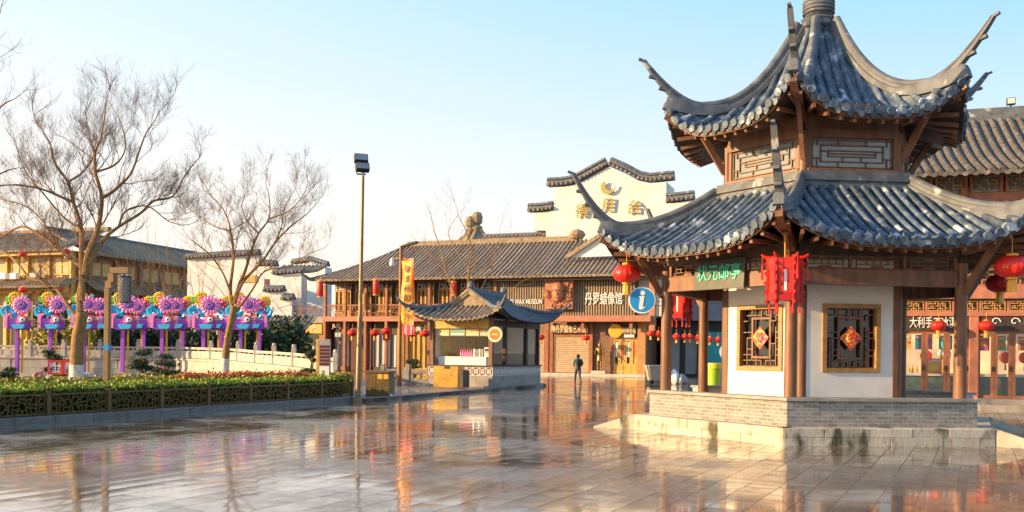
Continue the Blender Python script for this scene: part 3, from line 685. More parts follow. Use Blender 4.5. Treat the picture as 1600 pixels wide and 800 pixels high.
for i in range(NBAY):
    x = sL+bw*(i+.5)
    inst('balcony_railing', rail, tea, (x, -.02, zt+.45))
    w = inst('window', wf, tea, (x, 1.25, zt)); inst('window_lattice', wl, w); inst('window_pane', wp, w)
    inst('transom_lattice', tr, tea, (x, 1.28, zt+2.5))
MB().cbox(sL, sR, -.07, .05, zt+.87, zt+.96, .015).build('handrail', mWoodR, tea)
# ground floor fronts
blind = MB(); gf = MB()
GH = zf1-.45
def front(x0, x1, frame, pane, n, head=1.0):
    g_ = MB()
    g_.box(x0,x1,.95,1.15,GH-head,GH).box(x0,x1,.95,1.15,0,.35)
    for k in range(n+1):
        x = x0+(x1-x0)*k/n; g_.box(x-.06,x+.06,.94,1.16,.35,GH-head)
    g_ = g_.build('shop_front', frame, tea)
    for k in range(n):
        a = x0+(x1-x0)*k/n; b = x0+(x1-x0)*(k+1)/n; MB().box(a+.065,b-.065,1.05,1.09,.355,GH-head-.005).build('window_pane', pane, g_)
mBlind = M('pale_blind', (.62,.62,.56), .5, .1, 3)
mAmber = M('curtained_glass', (.48,.34,.12), .25, .25, 2)
front(S(515), S(537), mWoodR, mBlind, 3); front(S(575), S(612), mWoodD, mBlind, 4); front(S(622), S(664), mWoodY, mAmber, 5, .9); front(S(690), S(772), mWoodY, mAmber, 7)
MB().box(S(612)+.05, S(622)-.05, .9, 1.2, 0, GH).build('pilaster', mOchre, tea)
MB().cbox(S(627), S(658), .7, .9, GH-.85, GH-.25).build('fascia_board', mWoodD, tea)
text('lettering', '工艺美术', .55, mWhiteP, tea, (S(643), .69, GH-.55), ext=.01, bold=.004)
MB().box(S(540), S(572), .9, 1.19, 0, GH).build('recess_panel', M('maroon_panel', (.10,.03,.025), .6, .2, 3), tea)
MB().cbox(S(526), S(533), -.1, .02, GH-1.6, GH-.6).build('hanging_plaque', mBlack, tea); text('lettering', '雅集', .42, mWhiteP, tea, (S(529.5), -.115, GH-1.1), ext=.005, width=.6)
text('lettering', 'JUE', .5, mWhiteP, tea, (S(519.5), .60, GH-.3), ext=.02, bold=.004)
# side terrace wing to the left
wing = thing('terrace_wing', 'low brown shop wing with a lattice roof terrace and gilded sign', 'building', MLOC, MROT)
a, b = S(452, 500, .4), sL-.15
MB().box(a, b, .4, 7, 0, zf1-.55).build('wall', mWoodR, wing); MB().cbox(a-.1, b, .25, 7, zf1-.547, zf1-.02, .03).build('terrace_slab', mStoneG, wing)
fret(b-a-.1, .85, 14, 4, None, 21, .045, .03).build('terrace_railing', mWoodR, wing, ((a+b)/2, .32, zf1+.45))
MB().box(a-.12, a+.1, .22, .42, zf1-.02, zf1+1.15).build('terrace_post', mWoodR, wing)
r = MP.rect(479, 507, 504, 521, .3); MB().cbox(r[0], r[1], .2, .38, r[2], r[3], .02).build('gilded_sign', mGold, wing)
text('lettering', '凤', .55, mWhiteP, wing, ((r[0]+r[1])/2, .19, (r[2]+r[3])/2), ext=.01)
for k in range(3):
    x0 = a+.9+k*.95; f = MB(); f.box(x0,x0+.85,.32,.38,.1,2.5).build('door_leaf', mWoodY if k == 1 else mWood, wing); MB().box(x0+.1,x0+.75,.30,.318,.5,2.35).build('door_pane', mBlind, wing)
# ---------------------------------------------------------------- wax museum
mus = thing('wax_museum', 'museum front with taupe vertical slats above shuttered shops', 'building', MLOC, MROT)
m0, m1 = sR+.02, S(992)
slope(mus, m0, S(1040), -1.2, zeave, 5.5, zr, .36, .10, mTileOld)
MB().cbox(m0, S(905,380,5.5), 5.3, 5.75, zr-.15, zr+.38, .05).build('roof_ridge', mRidgeOld, mus)
zc0 = Zm(900, 493.5); MB().box(m0, m1, .15, 9, zc0, zeave+.3).build('slat_backing', mSlatB, mus)
sl = MB(); n = int((m1-m0)/.2)
for i in range(n): x = m0+.1+i*.2; sl.box(x-.055, x+.055, .02, .15, zc0+.005, zeave-.12)
tag(sl.build('vertical_slats', mSlat, mus), kind='stuff')
MB().box(m0, S(1040), -.9, .1, zeave-.30, zeave-.12).build('eave_board', mWoodD, mus)
MB().cbox(S(866), S(1021), -.9, .14, Zm(900,503), zc0-.01, .03).build('canopy', mPink, mus)
for px in (914, 989): MB().cbox(S(px)-.12, S(px)+.12, -.6, -.3, Zm(px,514), Zm(px,503)-.005, .02).build('canopy_bracket', mWoodR, mus)
mMusW = M('museum_wall', (.20,.12,.075), .6, .2, 3)
MB().box(m0, S(1009), .6, 9, 0, zc0-.012).build('ground_wall', mMusW, mus)
MB().box(m0, S(1012), -.6, .6, -.02, .18).build('step', mStoneP, mus)
def shutter(a, b, top, bot):
    z1, z0 = Zm((a+b)/2, top), .2; x0, x1 = S(a), S(b); f = MB().box(x0-.25,x0,.35,.62,z0,z1+.3).box(x1,x1+.25,.35,.62,z0,z1+.3).box(x0,x1,.35,.62,z1,z1+.3).build('shutter_frame', mWoodR, mus)
    k = int((z1-z0)/.14); h = (z1-z0)/k
    for i in range(k): MB().add([(x0,.42,z0+i*h),(x1,.42,z0+i*h),(x1,.36,z0+i*h+h*.5),(x0,.36,z0+i*h+h*.5),(x1,.42,z0+i*h+h),(x0,.42,z0+i*h+h)], [(0,1,2,3),(3,2,4,5)]).build('shutter_slat', mShut, f)
mShut = M('shutter_metal', (.50,.38,.24), .4, .12, 3)
shutter(865, 918, 526, 583); shutter(838, 848, 526, 583)
for px in (853, 860, 922, 955): MB().cbox(S(px)-.14, S(px)+.14, .3, .6, .19, zc0-.5, .02).build('brick_pier', mWoodR, mus)
r = MP.rect(858, 510, 918, 520); MB().cbox(r[0], r[1], .1, .35, r[2], r[3], .02).build('name_board', mWoodR, mus)
mLet = M('pale_gold_letters', (.78,.66,.42), .4, .05, 5)
text('lettering', '神丹罗蜡像艺术馆', .62, mLet, mus, ((r[0]+r[1])/2, .07, (r[2]+r[3])/2), ext=.03, bold=.004, width=(r[1]-r[0])*.9)
text('lettering', '丹罗蜡像馆', 1.0, mWhiteP, mus, (S(943), -.02, Zm(943, 468)), ext=.05, bold=.004, width=S(972)-S(914))
text('lettering', 'DOO WAX MUSEUM', .52, mWhiteP, mus, (S(817), -.02, Zm(817, 472)), ext=.05, bold=.004, width=S(847)-S(788))
# shop door at the right
r = MP.rect(957, 530, 994, 590); n = 4
df = MB().box(r[0],r[1],.25,.5,r[3],r[3]+.15).build('door_frame', mWoodR, mus)
for k in range(n):
    a = r[0]+(r[1]-r[0])*k/n; b = r[0]+(r[1]-r[0])*(k+1)/n
    d = MB().box(a+.01,a+.12,.3,.42,.18,r[3]).box(b-.12,b-.01,.3,.42,.18,r[3]).box(a+.12,b-.12,.3,.42,.18,.95).box(a+.12,b-.12,.3,.42,r[3]-.12,r[3]).build('door_leaf', mWoodY, mus)
    MB().box(a+.12,b-.12,.36,.38,.95,r[3]-.12).build('door_glass', mAmber if k % 2 else mGlass, d)
    MB().box(a+.15,b-.15,.33,.35,r[3]-1.3,r[3]-.2).build('door_poster', tinted('poster_red', (.6,.08,.05)) if k % 2 else mWhiteP, d)
r = MP.rect(966, 511, 992, 528); MB().cbox(r[0], r[1], .2, .45, r[2], r[3], .02).build('shop_board', mWoodD, mus)
text('lettering', '阿嘎老味', .52, mLet, mus, ((r[0]+r[1])/2+.15, .17, r[3]-.3), ext=.03, bold=.004, width=(r[1]-r[0])*.8); MB().box(r[0]+.4,r[1]-.1,.17,.2,r[2]+.05,r[2]+.24).build('strip_light', mWhiteP, mus)
MB().lathe([(.52,.0),(.52,.06),(.42,.08)], 24, (S(961), .2, Zm(961, 517)), axis='y').build('round_emblem', mGold, mus)
MB().cbox(S(996), S(1009), .1, .62, 0, zc0-.02, .03).build('corner_panel', M('tan_panel', (.42,.22,.08), .6, .15, 3), mus)
MB().cbox(S(1019)-.15, S(1025), -.4, .1, Zm(1020,517), zeave-.2, .03).build('corner_post', mPink, mus)
MB().box(m1+.01, S(1045), 1.0, 9, zc0, zeave).build('side_wall', mCream, mus)
# white triangular gable over the eave
g0 = [(891,402),(937,370),(986,399)]; P_ = [MP.sz(x,y,.9) for x,y in g0]
MB().prism([P_[0],P_[1],P_[2]], .9, 1.3).build('white_gable', mWhite, mus); MB().bar((P_[0][0]-.3,.85,P_[0][1]-.05),(P_[1][0]+.1,.85,P_[1][1]+.12),.5,.28).build('gable_coping', mRidgeOld, mus)
MB().lathe([(.05,-.4),(.5,-.3),(.7,0),(.5,.3),(.1,.45)], 10, (S(903,377,5.5), 5.3, zr+.45), axis='z').build('ridge_ornament', mRidgeOld, mus)
# ---- carved relief
r = MP.rect(852, 434, 896, 483, -.3); cx, cz = (r[0]+r[1])/2, (r[2]+r[3])/2; hw = (r[1]-r[0])/2; hh = (r[3]-r[2])/2
rel = thing('relief_plaque', 'square terracotta relief of a helmeted head among curling scrolls', 'relief', MLOC+Vector((0,0,0)), MROT)
MB().cbox(cx-hw,cx+hw,-.45,.02,cz-hh,cz+hh,.03).build('slab', mTerra, rel)
hd = MB().lathe([(.02,-.62),(.28,-.55),(.42,-.30),(.46,0),(.44,.3),(.36,.45)], 16, (cx,-.45,cz-.05)); hd.add([(cx-.09,-.85,cz-.12),(cx+.09,-.85,cz-.12),(cx,-1.02,cz-.14),(cx,-.88,cz+.16)], [(0,1,2),(0,2,3),(1,3,2)])
hd.bar((cx-.3,-.86,cz+.17),(cx-.06,-.9,cz+.13),.06,.06).bar((cx+.06,-.9,cz+.13),(cx+.3,-.86,cz+.17),.06,.06).bar((cx-.12,-.88,cz-.28),(cx+.12,-.88,cz-.28),.06,.05)
hd.build('face', mTerra, rel, smooth=True)
MB().lathe([(.58,.25),(.60,.32),(.52,.36),(.50,.55),(.36,.78),(.10,.88)], 18, (cx,-.42,cz-.05)).build('helmet', mTerra, rel, smooth=True)
rg_ = random.Random(3)
for i in range(34):
    a = rg_.random()*6.28; rr_ = rg_.uniform(.75,1.25); x = cx+rr_*math.cos(a)*hw*.8; z = cz+rr_*math.sin(a)*hh*.8
    x = min(max(x, cx-hw+.2), cx+hw-.2); z = min(max(z, cz-hh+.2), cz+hh-.2)
    sgn = rg_.choice((-1,1)); t0 = rg_.random()*6.28
    MB().tube([(x+(.24-.035*k)*math.cos(t0+sgn*k*.75), -.47-.012*k, z+(.24-.035*k)*math.sin(t0+sgn*k*.75)) for k in range(7)], [.03,.06,.075,.075,.07,.06,.05], 6).build('scroll', mTerra, rel, smooth=True)
# ---------------------------------------------------------------- white stepped gable with gilded characters
mGilt = M('dull_gilt', (.42,.33,.10), .45, .2, 6, metal=.3)
gw = thing('stepped_gable_wall', 'tall cream gable wall with a crescent moon and gilded characters', 'building', MLOC, MROT)
B = 9.6
def gq(pts): return [MP.sz(x, y, B) for x, y in pts]
body = gq([(853,380),(853,360),(834,360),(834,332),(865,330),(865,294),(888,291),(906,286),(928,274),(950,261),(975,272),(995,283),(1014,287),(1041,284),(1041,318),(1085,314),(1085,380)])
MB().prism(body, B, B+3.5).build('gable', mCream, gw)
def coping(path):
    q = gq(path); mb = MB(); mb.sweep(q, [(-.45,0),(.45,0),(.45,.22),(.28,.30),(.28,.45),(.40,.52),(.2,.75),(-.2,.75),(-.40,.52),(-.28,.45),(-.28,.30),(-.45,.22)])
    o = mb.build('coping', mRidge, gw, (0, B+.2, 0)); e = MB()
    for (x0,z0),(x1,z1) in zip(q, q[1:]):
        L = math.hypot(x1-x0, z1-z0); k = max(1, int(L/.32))
        for i in range(k): x = x0+(x1-x0)*(i+.5)/k; z = z0+(z1-z0)*(i+.5)/k; e.tube([(x,-.35,z+.18),(x,-.58,z+.12)], .11, 6)
    tag(e.build('tile_ends', mTileOld, gw, (0, B+.2, 0)), kind='stuff')
coping([(855,291),(875,290),(890,288),(906,282),(928,270),(950,258)]); coping([(950,258),(975,269),(995,280),(1014,284),(1035,282),(1053,280)])
coping([(825,331),(846,330),(864,327)]); coping([(1041,316),(1062,314),(1085,311)])
for px, py, ch, w in ((909,331,'得',27),(949,322,'月',24),(990,325,'台',26)):
    s_, z_ = MP.sz(px, py, B-.2); text('lettering', ch, 1.28, mGilt, gw, (s_, B-.2, z_), ext=.06, bold=.004, shear=.1)
s_, z_ = MP.sz(950, 292, B-.2); cr = []
for k in range(13): t = R(150+k*16.5); cr.append((s_+.62*math.cos(t), z_+.62*math.sin(t)))
for k in range(13): t = R(348-k*16.5); cr.append((s_+.22+.52*math.cos(t)*.95, z_+.20+.55*math.sin(t)*.95))
MB().prism(cr, B-.3, B-.15).build('crescent', mGilt, gw)
# two tall pointed pavilion roofs behind the ridge, and the strip of roof joined to the gable
for px, py, rr_, nm in ((735, 338, 1.9, 'front'), (745, 331, 2.3, 'rear')):
    p = at(px, 372, 94); o = thing('pointed_roof', 'shorter pointed tile roof with a knob finial behind the long ridge' if nm == 'front' else 'taller pointed tile roof with a knob finial behind the long ridge', 'roof', (p.x, p.y, 0), .3)
    zt_ = at(px, py, 94).z; zb = p.z-1.5; h = zt_-zb
    MB().lathe([(rr_*1.5,zb),(rr_*.75,zb+h*.28),(rr_*.35,zb+h*.45),(rr_*.18,zb+h*.58)], 6).build('tiled_cone', mTileOld, o)
    for k in range(6):
        a = R(60*k); MB().tube([(rr_*q*math.cos(a), rr_*q*math.sin(a), zb+h*f) for q, f in ((1.5,0),(.75,.28),(.35,.45),(.18,.58))], .14, 6).build('hip_ridge', mRidgeOld, o)
    MB().lathe([(.45,zb+h*.56),(.60,zb+h*.62),(.30,zb+h*.68),(.55,zb+h*.74),(.60,zb+h*.88),(.45,zb+h*.97),(.15,zb+h)], 10).build('finial', mRidgeOld, o)
    MB().lathe([(rr_*1.2,0),(rr_*1.2,zb+.1)], 6).build('drum', mWoodD, o)
strip = thing('rear_roof_strip', 'narrow strip of tiled roof between the pointed roofs and the gable wall', 'roof', MLOC, MROT)
a, b = S(757,370,B), S(853,370,B); slope(strip, a, b, B-1.4, Zm(800,376,B), B+.6, Zm(800,366,B), .36, .09, mTileOld, ends=False)
MB().cbox(a, b, B+.4, B+.8, Zm(800,367,B), Zm(800,363,B), .04).build('ridge', mRidge, strip); MB().box(a, b, B+.2, B+3, 0, Zm(800,370,B)).build('wall', mCream, strip)
# grey building of the side street, seen through the pavilion
sb = thing('side_street_building', 'grey fronted shop building with teal wall seen through the pavilion', 'building', (11.2, 69, 0), R(-4))
mBlueG = M('blue_grey_cladding', (.15,.16,.19), .5, .15, 2)
MB().box(0,11,0,8,4.2,9.5).build('upper_wall', mBlueG, sb); MB().box(0,11,1.5,8,0,4.2).build('ground_wall', M('street_dark', (.03,.035,.045), .4, .2, 2), sb)
MB().box(2.9,7.5,1.2,1.5,0,3.4).build('teal_wall', M('teal_paint', (.03,.36,.38), .5, .1, 2), sb)
MB().lathe([(.62,1.2),(.62,1.26)], 24, (4.6,0,0), axis='y').build('oval_panel', mWhiteP, sb, (0,0,1.9))
text('lettering', '宝岛\nREDBERRY', .62, mGrey, sb, (3.9, -.03, 6.0), ext=.03, bold=.004)
for x in (0.2, 1.6, 2.8, 7.6, 9.4): MB().cbox(x-.1,x+.1,.1,.3,0,4.195,.02).build('steel_post', mBlack, sb)
for x in (.9, 2.2): MB().box(x-.5,x+.5,1.42,1.48,.2,2.9).build('glazing', mGlassW, sb)
# ---------------------------------------------------------------- shop house behind the pavilion
SP = Plane(14.6, 31.0, R(-18)); SLOC = Vector((14.6, 31.0, 0))
def T(px, py=520, back=0): return SP.sz(px, py, back)[0]
def Zs(px, py, back=0): return SP.sz(px, py, back)[1]
sh = thing('shop_house', 'brown two storey shop house with lattice windows and heavy tiled roof', 'building', SLOC, SP.rz)
x0, x1 = T(1395), T(1720)
ze = 7.62; yr_, zr_ = 4.6, 0
zr_ = Zs(1560, 190, yr_)
tr_sp = .305
def spt(s, v, dz=0): return Vector((s, yr_+(-1.3-yr_)*v, zr_+(ze-zr_)*v-.28*math.sin(math.pi*v)+dz))
roof = MB(); vs = []; fs = []
for k in range(9): vs += [spt(x0-1, k/8), spt(x1, k/8)]
for k in range(8): fs.append((2*k, 2*k+1, 2*k+3, 2*k+2))
roof = roof.add(vs, fs).build('roof', mTileShop, sh)
dr = MB().prism([(-.12,.05),(.12,.05),(.11,-.02),(.06,-.085),(0,-.10),(-.06,-.085),(-.11,-.02)], -.015, .015).mesh('drip_tile', mTileShop)
trm = MB(); n = 30; pts = [spt(0, k/14, .05) for k in range(15)]; trm.tube(pts, .095, 8)
for k in range(1, n): v = k/n; p = spt(0, v, .055); q = spt(0, v+.012, .055); trm.tube([p, q], .108, 8, cap=True)
p = pts[-1]; trm.tube([p, p+Vector((0,-.07,-.03))], .11, 10); trm = trm.mesh('tile_row', mTileShop, True)
for i in range(int((x1-x0+1)/tr_sp)):
    s = x0-.9+i*tr_sp; inst('tile_row', trm, roof, (s+random.gauss(0,.008), 0, 0)); e = spt(s+tr_sp/2, 1); inst('drip_tile', dr, roof, (e.x, e.y-.04, e.z-.02))
MB().cbox(x0-1,x1,yr_-.05,yr_+.5,zr_-.1,zr_+.25,.03).cbox(x0-1,x1,yr_+.02,yr_+.42,zr_+.25,zr_+.55,.03).build('roof_ridge', mRidge, sh)
zsill, zhead = Zs(1540, 300), Zs(1540, 268)
MB().box(x0,x1,.35,6,3.9,ze+.3).build('upper_wall', mWoodD, sh)
MB().box(x0,x1,-1.15,-1.0,ze-.10,ze-.02).build('eave_board', mWoodD, sh); MB().box(x0,x1,-.05,.4,zhead+.152,ze+.3).build('eave_beam', mWoodR, sh)
MB().cbox(x0,x1,-.02,.3,zsill-.55,zsill,.02).build('sill_band', mPink, sh)
mp = MB().cbox(-.13,.13,-.13,.2,0,ze-.35,.03).mesh('post', mPink)
mp2 = MB().tube([(0,-.05,zsill-.4),(0,-.05,ze-.3)], .13, 12).mesh('round_post', mWoodR, True)
ww = 1.0; li = fret(ww-.12, zhead-zsill-.02, 7, 5, None, 31, .03, .02).mesh('window_lattice', mWoodY)
wfm = MB().box(-ww/2,-ww/2+.09,.0,.2,zsill,zhead+.15).box(ww/2-.09,ww/2,.0,.2,zsill,zhead+.15).box(-ww/2+.09,ww/2-.09,.0,.2,zhead,zhead+.15).mesh('window', mPink)
wpm = MB().box(-ww/2+.09,ww/2-.09,.16,.18,zsill,zhead).mesh('window_pane', mGlassW)
i = 0; s = x0+.2
while s < x1-1:
    w = inst('window', wfm, sh, (s+ww/2, 0, 0)); inst('window_lattice', li, w, (0,.08,(zsill+zhead)/2)); inst('window_pane', wpm, w)
    s += ww+.06
for px in (1507, 1655): inst('round_post', mp2, sh, (T(px, 280), -.05, 0))
# balcony rail, beam, carved frieze, ground floor doors
zb_a, zb_b = Zs(1540, 467), Zs(1540, 447)
MB().cbox(x0,x1,-.25,.3,zb_a,zb_b,.02).build('beam', mPink, sh)
fret(T(1640)-T(1405), Zs(1540,405)-zb_b-.05, 40, 5, None, 41, .035, .02).build('balcony_railing', mPink, sh, ((T(1640)+T(1405))/2, -.2, (Zs(1540,405)+zb_b)/2))
zf_a, zf_b = Zs(1540, 492), Zs(1540, 470)
MB().cbox(x0,x1,-.12,.3,zf_a-.04,zf_a+.12,.015).build('lower_beam', mPink, sh)
mCarve = M('carved_ochre', (.45,.25,.08), .6, .4, 20)
fz = fret(.68, zf_b-zf_a-.16, 9, 4, None, 51, .028, .03).mesh('carved_panel', mCarve); bk = MB().box(-.36,.36,.05,.1,-.18,.18).mesh('panel_back', mWoodD)
k = 0; s = T(1405)
while s < T(1640):
    o = inst('carved_panel', fz, sh, (s+.4, -.06, (zf_a+zf_b)/2+.06)); inst('panel_back', bk, o)
    MB().box(s-.02,s+.035,-.1,.3,zf_a+.12,zf_b).build('panel_post', mPink, sh); s += .82
zfl = .36
MB().box(x0,x1,4.5,5,0,4).build('rear_wall', M('shop_interior', (.72,.62,.48), .7, .15, 2), sh); MB().box(x0,x1,.02,4.5,zfl-.4,zfl-.02).build('shop_floor', mStoneP, sh); MB().box(x0,x1,.3,4.5,zf_b-.05,zf_b+.3).build('shop_ceiling', mWhite, sh)
MB().cbox(T(1525),x1,-.8,.02,-.02,.18,.01).build('door_step', mStoneG, sh); MB().cbox(T(1525),x1,-.4,.018,.18,.355,.01).build('door_step', mStoneG, sh)
for px in (1408, 1518, 1525, 1640): MB().cbox(T(px)-.08,T(px)+.08,-.1,.25,0,zf_a-.04,.02).build('door_post', mPink, sh)
def bay(a, b, nd, text_s, board_mat):
    z1 = Zs((a+b)/2, 519); bd0 = Zs((a+b)/2, 517); MB().cbox(T(a),T(b),-.05,.15,bd0,zf_a-.045,.01).build('name_board', board_mat, sh)
    if text_s: text('lettering', text_s, .40, mWhiteP, sh, ((T(a)+T(b))/2+.02, -.07, Zs((a+b)/2, 505)), ext=.01, bold=.0045, width=T(1500)-T(1414))
    for k in range(nd):
        u0 = T(a)+(T(b)-T(a))*k/nd; u1 = T(a)+(T(b)-T(a))*(k+1)/nd
        d = MB().box(u0+.004,u0+.10,0,.08,zfl,bd0).box(u1-.10,u1-.004,0,.08,zfl,bd0).box(u0+.10,u1-.10,0,.08,zfl,zfl+.1).box(u0+.10,u1-.10,0,.08,bd0-.1,bd0).build('door_leaf', mWoodR, sh)
        MB().add([(u0+.1,.04,zfl+.1),(u1-.1,.04,zfl+.1),(u1-.1,.04,bd0-.1),(u0+.1,.04,bd0-.1)], [(0,1,2,3)]).build('door_glass', mClear, d); MB().box(u1-.07,u1-.04,-.05,0,1.25,1.42).build('door_handle', mBlack, d)
bay(1411, 1515, 3, '大利手工冰淇淋', mWoodD); bay(1527, 1638, 4, None, mWoodD)
for px, z in ((1555,.0),(1585,.0)):
    c = Vector((T(px), -.07, Zs(px, 503))); MB().tube([c+Vector((.16*(1-k/9)*math.cos(k*.8), 0, .16*(1-k/9)*math.sin(k*.8))) for k in range(8)], .02, 6).build('scroll_ornament', mWhiteP, sh)
# things inside the shop windows
cnt = thing('shop_counter', 'white topped display counter behind the shop doors', 'counter', SLOC, SP.rz)
MB().box(T(1412),T(1640),1.1,1.7,zfl-.018,1.05).build('front', M('counter_teal', (.10,.17,.16), .5, .3, 4), cnt); MB().cbox(T(1412),T(1640),1.0,1.8,1.052,1.14,.01).build('top', mWhiteP, cnt)
cone = thing('ice_cream_model', 'large model ice cream cone standing on the shop counter', 'model', SLOC+Vector((0,0,0)), SP.rz)
cx = T(1476, 560, 1.3)
MB().lathe([(.10,1.145),(.13,1.2),(.17,1.66),(.20,1.68),(.20,1.76)], 16, (cx,1.35,0)).build('wafer_cone', tinted('wafer', (.62,.30,.06)), cone, smooth=True)
MB().lathe([(.20,1.76),(.23,1.84),(.18,1.90),(.20,1.98),(.14,2.04),(.15,2.12),(.08,2.2),(.02,2.32)], 16, (cx,1.35,0)).build('whipped_swirl', mWhiteP, cone, smooth=True)
PC_ = [(.70,.55,.08),(.05,.25,.55),(.75,.10,.30),(.05,.45,.50),(.80,.35,.10),(.55,.08,.35),(.15,.5,.15),(.10,.15,.4),(.75,.2,.05)]
for k, (pa, pb, ya, yb) in enumerate(((1416,1424,522,546),(1430,1440,523,546),(1441,1457,522,546),(1467,1488,524,546),(1446,1472,560,584),(1527,1546,524,548),(1558,1571,525,548),(1574,1584,526,548),(1591,1602,526,548))):
    r = SP.rect(pa, ya, pb, yb, .6); o = thing('window_poster', ['yellow striped','blue fireworks','pink dessert','teal drinks','orange menu','purple dessert','green plate','navy plate','orange lobster'][k]+' poster hung behind the shop glass', 'poster', SLOC, SP.rz)
    MB().box(r[0],r[1],.6,.62,r[2],r[3]).build('sheet', tinted('poster_ground', PC_[k]), o)
    if k == 3:
        for q in (.3,.7): MB().lathe([(.05,0),(.075,.2),(.07,.28)], 12, (r[0]+(r[1]-r[0])*q,.52,r[2]+.04)).build('printed_cup', tinted('cup', (.03,.55,.62)), o); MB().lathe([(.07,.28),(.06,.36),(.01,.42)], 12, (r[0]+(r[1]-r[0])*q,.52,r[2]+.04)).build('printed_cream', mWhiteP, o)
    else:
        MB().lathe([((r[1]-r[0])*.3,0),((r[1]-r[0])*.3,.01)], 14, ((r[0]+r[1])/2,.598,(r[2]+r[3])/2-.02), axis='y').build('printed_disc', tinted('poster_disc', PC_[(k*4+2)%9]), o)
        MB().box(r[0]+.03,r[1]-.03,.588,.598,r[3]-.12,r[3]-.05).build('printed_band', mWhiteP, o)
rf = random.Random(8)
for k in range(9):
    x = T(1414)+k*.13; o = thing('bottle', 'small yellow bottle in a row on the shop counter', 'bottle', SLOC, SP.rz, 'yellow bottles on the shop counter'); MB().lathe([(.035,1.142),(.04,1.16),(.04,1.28),(.015,1.33),(.015,1.38)], 8, (x,1.4+.1*(k%2),0)).build('glass_body', mYel, o); MB().lathe([(.018,1.38),(.018,1.41)], 8, (x,1.4+.1*(k%2),0)).build('cap', mRed, o)
    if k == 4: break
disc = [(1447,556),(1571,559),(1601,559)]
for k, (px, py) in enumerate(disc):
    r = SP.sz(px, py, .3); o = thing('paper_fan_lantern', 'flat red paper fan lantern hung inside the shop doors', 'lantern', SLOC, SP.rz, 'red paper fans inside the shop doors')
    MB().lathe([(.16,-.02),(.19,0),(.16,.03)], 20, (r[0],.3,r[1]), axis='y').build('fan', mRed, o); MB().tube([(r[0],.3,r[1]-.17),(r[0],.3,r[1]-.42)], [.02,.035], 6).build('tassel', mRedD, o); MB().tube([(r[0],.3,r[1]+.18),(r[0],.3,r[1]+.5)], .006, 4).build('cord', mRedD, o)
for px in (1466.5, 1541):
    s_, z_ = SP.sz(px, 509, -.45); c, sn = math.cos(SP.rz), math.sin(SP.rz)
    o = round_lantern('round_lantern', 'red lantern hanging over the shop name board' if px < 1500 else 'red lantern hanging beside the shop post with scroll ornaments', SLOC+Vector((s_*c+.45*sn, s_*sn-.45*c, z_)), .82)
    MB().tube([(0,0,.5),(0,0,(zf_a-z_)/.82+.1)], .008, 4).build('cord', mGold, o)
fl = thing('roof_floodlight', 'small floodlight mounted on the shop house ridge', 'floodlight', SLOC, SP.rz); s_, z_ = SP.sz(1581, 157, yr_)
MB().cbox(s_-.15,s_+.15,yr_+.1,yr_+.25,z_-.12,z_+.14,.015).build('housing', mBlack, fl); MB().box(s_-.12,s_+.12,yr_+.085,yr_+.1,z_-.08,z_+.11).build('lens', M('lamp_lens', (.75,.7,.55), .2, 0), fl); MB().box(s_-.03,s_+.03,yr_+.15,yr_+.2,zr_+.5,z_-.12).build('stem', mBlack, fl)
# ================================================================ snack kiosk with curled hip-and-gable roof
KA = Vector((-.85, 41.0, .115)); KR = R(-24.5)
ko = thing('snack_kiosk', 'small glazed snack kiosk with curled tile roof on a patterned tile base', 'kiosk', KA, KR)
W_, D_ = 3.24, 5.5
MB().cbox(-W_-.12,.12,-.12,D_+.12,-.12,.06,.01).build('step', mStoneG, ko)
for i in range(4):
    MB().cbox(-W_+i*W_/4+.004, -W_+(i+1)*W_/4-.004, 0, .15, .06, .50, .008).build('base_stone', mStoneG, ko)
for i in range(6):
    MB().cbox(-.15, 0, (.151 if i == 0 else i*D_/6)+.004, (i+1)*D_/6-.004, .06, .50, .008).build('base_stone', mStoneG, ko)
MB().box(-W_+.15,-.15,.15,D_,.06,.95).build('base_core', mStoneG, ko)
mBandB = M('tile_band_ground', (.20,.07,.045), .5, .2, 8)
MB().box(-W_,-.0,.02,.149,.50,.90).build('tile_band', mBandB, ko); MB().box(-.149,-.02,.15,D_,.50,.90).build('tile_band', mBandB, ko)
def rosettes(w, n):
    mb = MB(); h = .36; g_ = w/n
    for i in range(n):
        x = -w/2+g_*(i+.5)
        for a in range(4):
            t = R(45+90*a); mb.bar((x,0,0), (x+g_*.48*math.copysign(1,math.cos(t)),0,h*.5*math.copysign(1,math.sin(t))), .02, .035, up=(0,1,0))
        for a in range(8): mb.bar((x+.085*math.cos(R(45*a)),0,.085*math.sin(R(45*a))), (x+.085*math.cos(R(45*a+45)),0,.085*math.sin(R(45*a+45))), .02, .03, up=(0,1,0))
        mb.bar((x-g_/2,0,-h/2),(x-g_/2,0,h/2),.02,.02,up=(0,1,0))
    for z in (-h/2, h/2): mb.bar((-w/2,0,z),(w/2,0,z),.02,.025,up=(0,1,0))
    return mb
rosettes(W_-.02, 10).build('tile_pattern', mWhiteP, ko, (-W_/2, .008, .70)); rosettes(D_-.02, 17).build('tile_pattern', mWhiteP, ko, (-.008, D_/2, .70), (0,0,R(90)))
MB().cbox(-W_-.05,.05,-.05,D_+.05,.902,.97,.01).build('counter_cap', mWoodD, ko)
for x, y in ((-W_+.12,.14),(-.14,.14),(-.14,1.55),(-.14,3.9),(-.14,D_-.14),(-W_+.12,D_-.14)): MB().cbox(x-.1,x+.1,y-.1,y+.1,.97,3.05,.015).build('post', mWood if y < 1 else mWoodD, ko)
MB().cbox(-W_+.22,-.24,.06,.2,2.62,3.0,.01).build('head_panel', mWoodY, ko); MB().cbox(-.2,-.06,.24,D_-.24,2.72,3.0,.01).build('head_beam', mWoodD, ko)
